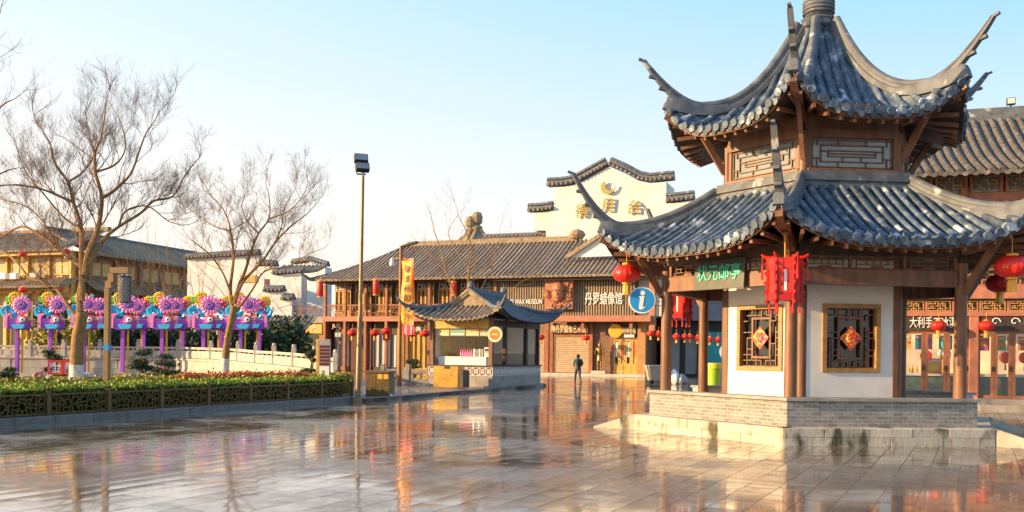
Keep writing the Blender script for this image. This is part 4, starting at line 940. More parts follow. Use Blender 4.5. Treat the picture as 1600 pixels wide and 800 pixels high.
MB().add([(-W_+.22,.12,.97),(-.24,.12,.97),(-.24,.12,2.62),(-W_+.22,.12,2.62)], [(0,1,2,3)]).build('window_pane', mClear, ko)
for a, b in ((.24,1.45),(1.65,3.8),(4.0,D_-.24)): MB().add([(-.12,a,.97),(-.12,b,.97),(-.12,b,2.72),(-.12,a,2.72)], [(0,1,2,3)]).build('window_pane', mClear, ko)
MB().box(-W_+.03,-W_+.12,.24,D_-.24,.97,3.0).build('rear_panel', mCream, ko); MB().box(-W_+.12,-.14,D_-.2,D_-.12,.97,3.0).build('end_panel', mCream, ko)
MB().box(-W_+.1,-.1,.1,D_-.1,3.0,3.06).build('ceiling', mCream, ko)
MB().cbox(-W_+.3,-.5,.35,.85,.972,1.35,.01).build('serving_counter', mWhiteP, ko); MB().box(-W_+.14,-W_+.5,.9,5,.972,2.5).build('shelf_wall', mWoodY, ko)
rk = random.Random(12)
for k in range(7):
    o = thing('syrup_bottle', 'red capped syrup bottle on the kiosk serving counter', 'bottle', KA, KR, 'syrup bottles in the kiosk'); x = -1.9+k*.11; MB().lathe([(.04,1.352),(.042,1.5),(.018,1.58),(.018,1.66)], 8, (x,.6,0)).build('glass_body', mPinkL, o); MB().lathe([(.022,1.66),(.022,1.70)], 8, (x,.6,0)).build('cap', mRed, o)
for k, x in enumerate((-1.12,-.85)):
    o = thing('steel_drum', 'steel drink urn on the kiosk serving counter', 'urn', KA, KR, 'steel urns in the kiosk'); MB().lathe([(.12,1.352),(.12,1.70),(.10,1.72)], 16, (x,.55,0)).build('body', M('steel', (.6,.6,.6), .25, .05, 5, metal=.9), o, smooth=True); MB().lathe([(.125,1.72),(.10,1.76),(.02,1.79)], 16, (x,.55,0)).build('lid', mBlack, o)
o = thing('drink_machine', 'white drinks machine behind the kiosk window', 'machine', KA, KR); MB().cbox(-.62,-.34,.4,.75,1.352,1.78,.02).build('housing', mWhiteP, o); MB().box(-.58,-.38,.385,.398,1.6,1.72).build('screen', mBlack, o)
for k, (a, b, c) in enumerate(((-2.9,-2.3,(.45,.5,.12)),(-2.25,-1.5,(.2,.4,.3)),(-1.45,-.8,(.7,.45,.1)),(-.75,-.35,(.5,.35,.15)))):
    o = thing('menu_panel', ['green','teal','amber','tan'][k]+' menu panel across the top of the kiosk window', 'menu', KA, KR); MB().box(a,b,.20,.22,2.28,2.58).build('sheet', tinted('menu_ground', c), o); MB().box(a+.05,b-.05,.19,.198,2.34,2.40).build('printed_band', mWhiteP, o)
for y in (.8, 2.4, 3.4):
    MB().box(-.6,-.3,y-.45,y+.45,1.55,1.58).build('display_shelf', mWoodY, ko)
rs = thing('round_kiosk_sign', 'round cream sign with an orange emblem on the kiosk corner post', 'sign', KA+Vector((.10,-.22,2.35)), KR+R(6))
MB().lathe([(.34,-.05),(.34,.05)], 28, axis='y').build('rim', M('cream_sign', (.80,.68,.42), .5, .05, 5), rs, smooth=True); MB().lathe([(.24,.05),(.24,.058)], 24, axis='y').build('emblem', tinted('orange_mark', (.75,.20,.05)), rs); MB().box(-.13,.13,-.066,-.06,-.03,.03).build('printed_band', M('cream_sign2', (.80,.68,.42), .5, .05, 5), rs); MB().bar((0,.02,.0),(0,.3,.0),.04,.04).build('bracket', mBlack, rs)
# kiosk roof
XR, ZR, ZE, OV = -W_/2, 4.30, 2.98, .74
XL, XH, YF, YB = -W_-OV, OV, -OV, D_+OV; GY0, GY1 = .95, D_-.95; VG = .36
def kz(v, e): return ZR-(ZR-ZE)*(1-(1-v)**1.45)+.55*v**2*max(0,e)**3
def side_pt(v, y, sgn):
    half = XH-XR; x = XR+sgn*half*v
    y0 = GY0 if v < VG else GY0+(YF-GY0)*(v-VG)/(1-VG); y1 = GY1 if v < VG else GY1+(YB-GY1)*(v-VG)/(1-VG)
    y = min(max(y, y0), y1); m = (y0+y1)/2; e = abs(y-m)/((y1-y0)/2)
    return Vector((x, y, kz(v, e) if v > VG else kz(v, 0)+.0))
def end_pt(u, x, sgn):                     # u 0 at gable foot, 1 at eave
    v = VG+(1-VG)*u; hw = (XH-XR)*v; x = min(max(x, XR-hw), XR+hw); e = abs(x-XR)/hw
    y = (GY0+(YF-GY0)*u) if sgn < 0 else (GY1+(YB-GY1)*u); return Vector((x, y, kz(v, e)))
rf_ = MB()
for sgn in (-1, 1):
    for fn, a, b in ((lambda v, t: side_pt(v, YF+(YB-YF)*t, sgn), 0, 1), (lambda u, t: end_pt(u, XL+(XH-XL)*t, sgn), 0, 1)):
        n, m = 10, 26; vs = [fn(i/n, j/m) for i in range(n+1) for j in range(m+1)]
        fs = [(i*(m+1)+j, i*(m+1)+j+1, (i+1)*(m+1)+j+1, (i+1)*(m+1)+j) for i in range(n) for j in range(m)]
        rf_.add(vs, fs); rf_.add([p-Vector((0,0,.07)) for p in vs], fs)
mTileK = M('kiosk_tile', (.085,.10,.12), .45, .4, 6, .3, 30, patch=[((.2,.22,.24), 4, .58, .15)])
krf = rf_.build('roof', mTileK, ko)
tr1 = MB(); tr2 = MB()
k = 0; y = YF+.1
while y < YB-.05:
    v0 = 0 if GY0 <= y <= GY1 else VG+(1-VG)*((GY0-y)/(GY0-YF) if y < GY0 else (y-GY1)/(YB-GY1))
    if v0 < .97:
        p = [side_pt(v0+(1-v0)*i/8, y, 1)+Vector((0,0,.025)) for i in range(9)]; p.append(p[-1]+Vector((.05,0,-.01))); tr1.tube(p, .052, 6)
    y += .185
x = XL+.1
while x < XH-.05:
    hw = (XH-XR); u0 = max(0, (abs(x-XR)/hw-VG)/(1-VG))
    if u0 < .97:
        p = [end_pt(u0+(1-u0)*i/8, x, -1)+Vector((0,0,.03)) for i in range(9)]; p.append(p[-1]+Vector((0,-.05,-.01))); tr2.tube(p, .07, 7)
        q = end_pt(1, x+.12, -1); tr2.prism([(q.x-.09,q.z+.03),(q.x+.09,q.z+.03),(q.x,q.z-.10)], q.y-.03, q.y-.01)
    x += .24
tag(tr1.build('tile_rows', mTileK, krf, smooth=True), kind='stuff'); tag(tr2.build('tile_rows', mTileOld, krf, smooth=True), kind='stuff')
for sx, sy in ((-1,-1),(1,-1),(-1,1),(1,1)):
    pts = []; rad = []
    for i in range(9):
        v = VG+(1-VG)*i/8; q = side_pt(v, -99 if sy < 0 else 99, sx); pts.append(q+Vector((0,0,.08))); rad.append(.10)
    q = pts[-1]; pts += [q+Vector((sx*.14,sy*.14,.10)), q+Vector((sx*.27,sy*.27,.26)), q+Vector((sx*.36,sy*.36,.46))]; rad += [.085,.06,.02]
    MB().tube(pts, rad, 8).build('hip_ridge', mRidge, krf, smooth=True)
    o = MB().lathe([(.02,-.1),(.13,-.05),(.12,.06),(.03,.13)], 8).build('hip_ornament', mRidge, krf, tuple(pts[7]+Vector((0,0,.12))))
MB().cbox(XR-.1,XR+.1,GY0-.1,GY1+.1,ZR-.05,ZR+.22,.04).build('ridge', mRidge, krf)
for y in (GY0, GY1): MB().lathe([(.05,-.1),(.16,0),(.13,.14),(.03,.3)], 8).build('ridge_ornament', mRidge, krf, (XR, y, ZR+.24))
gz = kz(VG, 0); gx = (XH-XR)*VG
MB().prism([(XR-gx,gz),(XR+gx,gz),(XR+gx*.5,kz(VG*.5,0)),(XR,ZR),(XR-gx*.5,kz(VG*.5,0))], GY0-.1, GY0-.02).build('pediment', mRidgeOld, krf)
for s in (-1, 1):
    pts = [(XR+s*gx*f*1.25, GY0-.14, kz(VG*f*1.1,0)+.10) for f in (0,.2,.4,.6,.8,1.0)]; pts.append((XR+s*gx*1.75, GY0-.5, gz-.10))
    for dz, w in ((0,.10),(-.13,.06)): MB().tube([(a,b,c+dz) for a,b,c in pts], w, 6).build('barge_ridge', mRidgeOld, krf, smooth=True)
# brass cabinet in front of the kiosk
bc = thing('brass_cabinet', 'low brass cabinet with embossed lettering beside the kiosk base', 'cabinet', KA+Vector((math.cos(KR)*-2.55-.75*math.sin(-KR)*1, 0, 0))+Vector((.1,.25,0)), KR)
bp = at(701, 600, 40.2); bc.location = (bp.x, 40.2, .115)
MB().cbox(-.60,.62,-.3,.3,.04,.95,.02).build('body', mBrass, bc); MB().cbox(.625,.86,-.28,.3,.04,.78,.015).build('side_box', mWoodD, bc); MB().box(-.05,.22,-.31,-.302,.83,.95).build('slot', mBlack, bc)
text('lettering', '夫子庙', .17, M('brass_letter', (.75,.5,.15), .3, 0, metal=.8), bc, (.05,-.312,.58), ext=.004, bold=.01); MB().box(-.1,.1,-.306,-.302,.25,.31).build('printed_band', M('brass_mark', (.6,.4,.12), .3, 0, metal=.8), bc)
# ================================================================ fence along the planter
def kp(t, off, z=0): return KERB0+UD*t-WD*off+Vector((0,0,z))
fen = thing('planter_fence', 'low bronze fence with cracked ice lattice panels along the hedge', 'fence', kp(0,.38,.10), R(90)-DA)
fp = MB().cbox(-.05,.05,-.05,.05,0,.58,.01).lathe([(.045,.58),(.02,.60),(.05,.63),(.03,.67),(.005,.68)], 8).mesh('post', mFence)
def ice(w, h, seed):
    rg = random.Random(seed); polys = [[(-w/2,0),(w/2,0),(w/2,h),(-w/2,h)]]; segs = []
    def area(p): return abs(sum(p[i][0]*p[(i+1)%len(p)][1]-p[(i+1)%len(p)][0]*p[i][1] for i in range(len(p))))/2
    while polys:
        p = polys.pop()
        if area(p) < .022*rg.uniform(.7,1.5): continue
        L = [math.dist(p[i], p[(i+1)%len(p)]) for i in range(len(p))]; i = L.index(max(L)); n = len(p)
        js = [j for j in range(n) if j != i]; j = max(js, key=lambda q: L[q]*rg.uniform(.5,1.2))
        f, g_ = rg.uniform(.3,.7), rg.uniform(.3,.7)
        A = tuple(p[i][k]+(p[(i+1)%n][k]-p[i][k])*f for k in (0,1)); Bq = tuple(p[j][k]+(p[(j+1)%n][k]-p[j][k])*g_ for k in (0,1))
        segs.append((A, Bq)); q1 = [A]; k = (i+1)%n
        while True:
            q1.append(p[k])
            if k == j: break
            k = (k+1)%n
        q1.append(Bq); q2 = [Bq]; k = (j+1)%n
        while True:
            q2.append(p[k])
            if k == i: break
            k = (k+1)%n
        q2.append(A); polys += [q1, q2]
    return segs
PWD = 1.65-.1; vari = []
for sd_ in range(4):
    f = MB().bar((-PWD/2,0,.50),(PWD/2,0,.50),.035,.04).bar((-PWD/2,0,.06),(PWD/2,0,.06),.035,.04)
    l = MB(); lw = PWD-.50
    for (a, b), (c, d) in ice(lw, .42, 60+sd_): l.bar((a,0,.07+b),(c,0,.07+d),.022,.022,up=(0,1,0))
    ks_ = []
    for s in (-1, 1):
        k_ = MB(); x = s*(PWD/2-.13)
        for z in (.19,.38):
            for a, b, c, d in ((-.09,.08,.09,.08),(.09,.08,.09,-.08),(.09,-.08,-.05,-.08),(-.05,-.08,-.05,.03),(-.05,.03,.04,.03),(-.09,.08,-.12,.08)): k_.bar((x+s*a,0,z+b),(x+s*c,0,z+d),.022,.024,up=(0,1,0))
        k_.bar((x-s*.12,0,.06),(x-s*.12,0,.50),.02,.02,up=(0,1,0)); ks_.append(k_.mesh('key_scroll', mFence))
    vari.append((f.mesh('rail_panel', mFence), l.mesh('ice_lattice', mFence), ks_))
for i in range(-4, 8):
    inst('post', fp, fen, (.08+i*1.65, 0, 0))
    if i < 7:
        f, l, k_ = vari[i % 4]; o = inst('rail_panel', f, fen, (.08+(i+.5)*1.65, 0, 0)); inst('ice_lattice', l, o); inst('key_scroll', k_[0], o); inst('key_scroll', k_[1], o)
# ---- hedges
def hedge(name, label, t0, t1, o0, o1, h, mat, n, size, seed, cat='hedge', core=mLeafD):
    np.random.seed(seed); o = thing(name, label, cat, (0,0,0))
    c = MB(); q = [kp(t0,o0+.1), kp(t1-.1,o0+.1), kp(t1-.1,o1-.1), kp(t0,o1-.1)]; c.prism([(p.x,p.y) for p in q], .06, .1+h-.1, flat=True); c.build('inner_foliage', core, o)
    t = np.random.uniform(t0,t1,n); w = np.random.uniform(o0,o1,n); z = np.random.uniform(0,h,n); s = np.random.rand(n)
    top = s < .55; z[top] = h+np.random.normal(0,.06,top.sum())+.02*np.sin(t[top]*2.3)+.03*np.sin(t[top]*5)*np.cos(w[top]*7); fr_ = (s >= .55) & (s < .85); w[fr_] = o0+np.abs(np.random.normal(0,.04,fr_.sum())); e = s >= .95; t[e] = t1-np.abs(np.random.normal(0,.04,e.sum()))
    P = np.stack([KERB0.x+UD.x*t-WD.x*w, KERB0.y+UD.y*t-WD.y*w, .1+z], 1)
    quads('top_leaves', leaf_quads(P[top], size, .4), mat, o); quads('side_leaves', leaf_quads(P[~top], size, .4), mLeafD if mat is mLeafG else mat, o); return o  # on the green hedge, leaves below the top take a darker green
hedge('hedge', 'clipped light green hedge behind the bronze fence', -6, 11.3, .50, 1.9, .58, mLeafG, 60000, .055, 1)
hedge('hedge', 'low yellowish hedge strip behind the trees', -4, 10.5, 4.2, 5.2, .62, mLeafY, 11000, .06, 2)
hedge('orange_shrubs', 'strip of orange red shrubs beside the information board', 6.3, 11.4, 1.95, 3.1, .72, mLeafR, 9000, .055, 3, 'shrub')
hedge('hedge', 'yellow green hedge block between the lamp column and the bronze bin', 11.9, 14.2, 2.2, 3.4, .62, mLeafY, 6000, .06, 4)
# ================================================================ bare trees
def grow_tree(name, label, limbs, depth, trunk_n, seed, twig_len=1.0, dens=1.0, lime=True, levels=3, low=None):
    """limbs: pixel polylines with start and end radius, read at the tree's own distance; each limb also runs in depth"""
    rg = random.Random(seed); base = gp(limbs[0][0][0][0], 640); p0 = at(limbs[0][0][0][0], limbs[0][0][0][1], depth)
    o = thing(name, label, 'tree', (p0.x, depth, .08)); org = Vector((p0.x, depth, .08)); tr = MB(); br = MB(); tw = MB()
    def child(mb, p, d, L, r, lev):
        n = 4 if lev < 2 else 3; pts = [p]; q = p.copy(); dd = d.copy()
        for i in range(n):
            dd = (dd+Vector((rg.gauss(0,.22),rg.gauss(0,.22),rg.gauss(.10,.16)))).normalized(); q = q+dd*L/n; pts.append(q.copy())
        (br if lev < 1 else tw).tube(pts, [max(.0017, r*(1-.8*i/n)) for i in range(n+1)], 4 if lev < 1 else 3, cap=False)
        if lev >= levels: return
        k = int((4 if lev < 2 else 3)*dens+rg.random())
        for j in range(k):
            i = rg.uniform(.25, 1)*n; a = int(min(i, n-1e-3)); f = i-a; s = pts[a].lerp(pts[a+1], f); ax = Vector((rg.gauss(0,1),rg.gauss(0,1),rg.gauss(0,1))).normalized()
            nd = (dd+ax*rg.uniform(.4,.8)).normalized(); nd.z += .16; nd.normalize()
            child(mb, s, nd, L*rg.uniform(.5,.8), r*.5, lev+1)
    for li, (pix, r0, r1) in enumerate(limbs):
        if low: pix = [(x, y if y > low[0] else low[0]-(low[0]-y)*low[1]) for x, y in pix]
        m = len(pix); dv = rg.uniform(-1,1)*1.6 if li else 0; pts = []
        for i, (x, y) in enumerate(pix):
            f = i/(m-1); pts.append(at(x, y, depth+(dv*f*f*1.5))-org)
        if li == 0: pts[0].z = 0
        fine = [];                                   # smooth the polyline
        for i in range(m-1):
            a, b = pts[i], pts[i+1]; pa = pts[max(i-1,0)]; pb = pts[min(i+2,m-1)]
            for k in range(4):
                t = k/4; fine.append(.5*((2*a)+(b-pa)*t+(2*pa-5*a+4*b-pb)*t*t+(3*a-pa-3*b+pb)*t**3))
        fine.append(pts[-1]); n = len(fine)
        rad = [(r0+(r1-r0)*(i/(n-1))**.7)*(.80 if li else .88)*rg.uniform(.92,1.08) for i in range(n)]
        if li == 0:
            if lime:
                zl = at(limbs[0][0][0][0], lime, depth).z-.08; k = next(i for i, p in enumerate(fine) if p.z > zl)
                tr.tube(fine[max(k-1,0):], rad[max(k-1,0):], 12); lm = MB().tube([fine[0]]+fine[1:k+1], [rad[0]*1.25]+[q*1.02 for q in rad[1:k+1]], 14)
            else: tr.tube(fine, rad, 10)
            continue
        br.tube(fine, rad, 7, cap=False)
        L = sum((fine[i+1]-fine[i]).length for i in range(n-1)); cnt = int(L*1.9*dens)+2
        for j in range(cnt):
            i = int((rg.uniform(.22,1)**.9)*(n-2)); d = (fine[i+1]-fine[i]).normalized()
            ax = Vector((rg.gauss(0,1),rg.gauss(0,1.1),rg.gauss(0,.8))).normalized(); nd = (d*.8+ax*rg.uniform(.5,1)).normalized(); nd.z = max(nd.z, -.1)+.1; nd.normalize()
            child(br, fine[i], nd, twig_len*rg.uniform(.7,1.3)*(1.15-.4*i/n), max(.008, rad[i]*.42), 0)
        child(br, fine[-1], (fine[-1]-fine[-3]).normalized(), twig_len, r1, 0)
    t_ = tr.build('trunk', mBark, o, smooth=True)
    if lime: lm.build('limewash', mLime, t_, smooth=True)
    br.build('branches', mBark, o, smooth=True); tag(tw.build('twigs', mTwig, o), kind='stuff')
    return o
grow_tree('bare_tree', 'large bare spreading tree with whitewashed trunk behind the hedge', [
    ([(118,605),(120,570),(122,530),(127,500),(128,486)], .24, .18),
    ([(122,495),(108,480),(94,458),(76,443),(47,434),(28,412),(10,397),(-14,392)], .085, .03),
    ([(126,490),(124,460),(130,425),(118,410),(88,386),(60,366),(33,354),(0,372)], .13, .03),
    ([(128,470),(128,440),(127,400),(127,357),(115,315),(106,272),(85,230),(78,190),(60,150)], .13, .02),
    ([(132,430),(138,395),(153,357),(159,306),(149,251),(149,209),(157,183),(163,140)], .13, .02),
    ([(134,420),(147,396),(166,370),(186,354),(221,332),(240,312),(270,302),(288,260),(305,230)], .10, .02),
    ([(159,306),(178,290),(204,255),(217,209),(228,170),(243,140)], .075, .015),
    ([(115,315),(90,300),(60,285),(20,278),(-20,282)], .06, .018), ([(106,272),(130,250),(146,215),(140,170)], .05, .012),
    ([(186,354),(196,330),(230,322),(262,345),(285,352)], .05, .012), ([(88,386),(70,350),(40,322),(0,308)], .05, .012), ([(149,251),(180,235),(196,200),(190,150),(176,115)], .05, .01), ([(127,357),(100,340),(70,300),(40,250),(28,205)], .055, .012)],
    27, 1, 11, .9, 1.2, lime=572, low=(320,.74))
grow_tree('bare_tree', 'smaller bare tree with whitewashed trunk near the orange shrubs', [
    ([(351,603),(352,570),(355,535),(361,505),(366,478)], .17, .13),
    ([(364,485),(360,450),(365,401),(360,356),(357,333),(347,301),(329,271),(318,240)], .095, .015),
    ([(366,475),(374,445),(383,424),(394,388),(404,362),(420,327),(421,281),(415,245)], .10, .015),
    ([(367,470),(380,440),(410,408),(430,379),(456,343),(478,318),(495,290)], .09, .012),
    ([(366,490),(394,453),(413,424),(450,416),(480,398),(505,388)], .065, .01),
    ([(364,470),(350,430),(330,400),(312,385),(296,372)], .06, .01), ([(404,362),(388,335),(378,300),(384,262)], .05, .01), ([(430,379),(440,345),(445,300),(462,255)], .05, .01), ([(360,356),(335,345),(310,320),(292,300)], .045, .01), ([(420,327),(450,310),(470,280),(480,250)], .04, .01)],
    32, 1, 23, .8, 1.1, lime=567, low=(370,.66))
grow_tree('bare_tree', 'bare tree reaching in over the hedge from beside the fence end', [
    ([(-120,640),(-118,540),(-115,420),(-110,330)], .2, .13), ([(-110,340),(-90,240),(-60,140),(-30,70),(-4,30)], .1, .015), ([(-105,350),(-70,280),(-35,215),(0,168),(22,155)], .09, .012), ([(-100,420),(-60,330),(-30,290),(8,268),(30,262)], .08, .012), ([(-60,140),(-30,120),(0,90)], .05, .01)],
    25, 1, 31, .8, .5, lime=False)
grow_tree('bare_tree', 'dark branching bare tree standing behind the snack kiosk roof', [
    ([(728,600),(729,560),(730,520),(730,486)], .2, .16),
    ([(728,500),(712,465),(698,425),(690,395),(680,365),(675,345)], .10, .015), ([(730,495),(731,455),(733,420),(737,390),(728,360),(716,338)], .10, .015), ([(733,490),(750,455),(765,425),(772,400),(778,372)], .08, .012), ([(735,486),(770,462),(795,458),(812,442),(845,428)], .06, .01), ([(698,425),(680,405),(666,385)], .05, .01), ([(733,420),(715,395),(700,365),(712,340)], .05, .01)],
    50, 1, 47, 1.3, .55, lime=False)
# ================================================================ lamps, poles, bins, boards
lp = at(167, 600, 25); la = thing('path_lamp', 'square path lamp with stepped bracket and hanging cylinder lantern', 'lamp', (lp.x, 25, .08), R(-8))
HT = at(168, 418, 25).z-.08
MB().cbox(-.07,.07,-.07,.07,0,HT-.55,.012).build('post', mWoodY if 0 else mPole, la)
MB().cbox(-.045,.135,-.085,.085,HT-.56,HT-.36,.01).cbox(.03,.20,-.08,.08,HT-.40,HT-.16,.01).cbox(.10,.62,-.085,.085,HT-.16,HT,.01).build('stepped_bracket', mPole, la)
MB().tube([(.47,0,HT-.16),(.47,0,HT-.24)], .02, 6).build('hanger', mBlack, la)
lg = MB(); 
for k in range(18):
    for s in (-1, 1):
        pts = [(.47+.17*math.cos(2*math.pi*k/18+s*j*.28), .17*math.sin(2*math.pi*k/18+s*j*.28), HT-.26-j*.095) for j in range(8)]; lg.tube(pts, .007, 4, cap=False)
lg.lathe([(.18,HT-.26),(.18,HT-.23)], 20, (.47,0,0)).lathe([(.18,HT-.95),(.18,HT-.92)], 20, (.47,0,0)); lg.build('lantern_mesh', mWoodD, la)
MB().lathe([(.155,HT-.92),(.155,HT-.26)], 20, (.47,0,0)).build('lantern_shade', M('lamp_shade', (.72,.62,.52), .6, .08, 5), la, smooth=True); MB().box(-.073,.073,-.073,.073,1.55,1.68).build('blue_sticker', mBlue, la)
fpz = gp(559, 628); fl = thing('floodlight_pole', 'tall bronze pole with two floodlights at the end of the fence', 'lamp', (fpz.x, fpz.y, 0), .1)
hT = at(566, 275, fpz.y).z
dx = at(567, 275, fpz.y).x-fpz.x-.0
MB().tube([(0,0,0),(.04,0,2.8),(.05,0,2.85),(dx,0,hT)], [.092,.085,.066,.052], 14).build('pole', mPole, fl, smooth=True); MB().lathe([(.16,0),(.16,.06),(.12,.1)], 14).build('base_flange', mPole, fl)
MB().tube([(dx,0,hT),(dx,0,hT+.3)], .035, 8).bar((dx-.2,0,hT+.08),(dx-.25,-.05,hT+.30),.03,.03).bar((dx-.2,0,hT+.06),(dx+.1,0,hT+.06),.05,.05).build('mount', mGrey, fl)
for k, (zz, xx) in enumerate(((.22,.02),(.50,-.03))):
    o = MB().cbox(-.22,.22,-.10,.10,-.14,.14,.02).build('floodlight', mBlack, fl, (dx+xx-.03, -.12, hT+zz+.05), (R(-22),0,R(14))); MB().box(-.19,.19,-.108,-.101,-.11,.11).build('lens', mGlassW, o)
    for j in range(6): MB().box(-.20+j*.075,-.185+j*.075,.10,.15,-.12,.12).build('cooling_fin', mBlack, o)
bn = gp(594, 624); bi = thing('litter_bin', 'bronze twin litter bin standing at the pavement edge', 'bin', (bn.x, bn.y, 0), R(-14))
MB().cbox(-.42,.42,-.30,.30,.05,.92,.02).build('body', mFence, bi); MB().cbox(-.46,.46,-.33,.33,.92,1.0,.015).build('lid', mFence, bi); MB().cbox(-.45,.45,-.33,.33,-.01,.05,.01).build('foot', mBlack, bi)
for x in (.02,.24): 
    d = MB().box(x,x+.17,-.308,-.301,.72,.88).build('opening', mGold, bi); MB().box(x-.01,x+.19,-.306,-.3015,.10,.66).build('door', mFence, bi)  # gold colour stands in for light caught in the openings
MB().cbox(-.40,-.05,-.306,-.301,.1,.88,.002).build('side_panel', mFence, bi)
wb = gp(559, 624); o = thing('crumpled_litter', 'white crumpled litter lying on the kerb by the lamp pole foot', 'litter', (wb.x+.25, wb.y+.1, .14)); MB().lathe([(.05,0),(.12,.03),(.10,.08),(.03,.1)], 9, lobes=3, amp=.2).build('paper', mWhiteP, o)
wb = gp(611, 624); o = thing('crumpled_litter', 'pale crumpled bag lying against the bronze litter bin', 'litter', (wb.x, wb.y-.25, 0)); MB().lathe([(.06,0),(.14,.05),(.11,.14),(.03,.2)], 9, lobes=3, amp=.2).build('paper', mWhiteP, o)
bb = at(505, 590, 33.5); ib = thing('information_board', 'upright board with maroon route strips above a white notice', 'sign', (bb.x, 33.5, .05), R(-6))
zt_ = at(505, 530, 33.5).z-.05
MB().cbox(-.26,-.15,-.06,.06,0,zt_,.01).build('post', mWoodY, ib); MB().cbox(-.15,.26,-.06,.06,.42,zt_,.01).build('panel', M('board_grey', (.34,.32,.32), .4, .1, 5), ib); MB().box(-.125,.235,-.066,-.061,.46,1.05).build('notice', mWhiteP, ib)
for k in range(6): MB().box(-.125,.235,-.068,-.061,1.09+k*.125,1.09+k*.125+.095).build('route_strip', M('maroon_strip', (.12,.02,.03), .4, .1, 5), ib)
MB().lathe([(.06,0),(.06,.004)], 12, (.1,-.067,.62), axis='y').build('printed_mark', mPinkF, ib); MB().lathe([(.06,0),(.06,.004)], 12, (.02,-.067,.85), axis='y').build('printed_mark', mGreen, ib)
bq = at(624, 620, 42.5); bf = thing('banner_pole', 'brown pole with a camera arm and a long yellow festival banner', 'banner', (bq.x, 42.5, .1), R(-24))
zt_ = at(624, 384, 42.5).z-.1
MB().tube([(0,0,0),(0,0,zt_)], [.10,.075], 12).build('pole', M('rust_pole', (.26,.10,.04), .5, .2, 4), bf, smooth=True)
zb1_ = at(640, 408, 42.5).z-.1; zb0_ = at(640, 507, 42.5).z-.1
MB().bar((0,0,zb1_+.12),(.78,0,zb1_+.02),.03,.03).build('banner_arm', mGrey, bf)
n = 16; vs = []; fs = []
for i in range(n+1):
    f = i/n
    for j in range(5): x = .08+.62*j/4+.06*f*j/4; vs.append((x, -.05+.05*math.sin(f*7+j*.9), zb1_+(zb0_-zb1_)*f+.05*j/4*(1-f)))
for i in range(n):
    for j in range(4): a = i*5+j; fs.append((a,a+1,a+6,a+5))
bn_ = MB().add(vs, fs).build('banner', tinted('banner_yellow', (.82,.36,.03)), bf, smooth=True); so = bn_.modifiers.new('thick', 'SOLIDIFY'); so.thickness = .012
def strip(f0, f1, j0, j1, nm):            # a strip sewn on the cloth, following its waves
    v_, q_ = [], []
    for i in range(n+1):
        f = f0+(f1-f0)*i/n
        for j in (j0, j1): v_.append((.08+.62*j/4+.06*f*j/4, -.062+.05*math.sin(f*7+j*.9), zb1_+(zb0_-zb1_)*f+.05*j/4*(1-f)))
    for i in range(n): q_.append((2*i,2*i+1,2*i+3,2*i+2))
    MB().add(v_, q_).build(nm, mRed, bf)
for j in range(4): strip(-.02,.07,j,j+1,'banner_hem'); strip(.95,1.02,j,j+1,'banner_hem')
strip(.07,.95,-.1,.25,'banner_border'); strip(.07,.95,3.75,4.1,'banner_border')
for k, ch in enumerate('秦淮画舫夜游'): text('lettering', ch, .36, M('banner_ink', (.16,.06,.04), .6, 0), bf, (.40, -.115, zb1_-.42-k*.435), ext=.004, bold=.01)
for k in range(5): MB().prism([(.16+k*.13,zb0_-.02),(.26+k*.13,zb0_-.02),(.24+k*.14,zb0_-.5),(.16+k*.14,zb0_-.45)], -.08, -.06).build('streamer', mPinkL if k % 2 else mRed, bf)
zc_ = at(608, 408, 42.5).z-.1; MB().bar((0,0,zc_+.15),(-.5,0,zc_+.15),.03,.03).build('camera_arm', mGrey, bf); MB().lathe([(.02,-.25),(.11,-.18),(.12,-.02),(.08,.04),(.08,.12),(.03,.16)], 14, (-.48,0,zc_)).build('dome_camera', mWhiteP, bf, smooth=True)
MB().bar((.12,0,zt_-.02),(.85,0,zt_+.14),.26,.08).bar((0,0,zt_-.25),(.2,0,zt_),.04,.04).build('street_light', mBlack, bf)
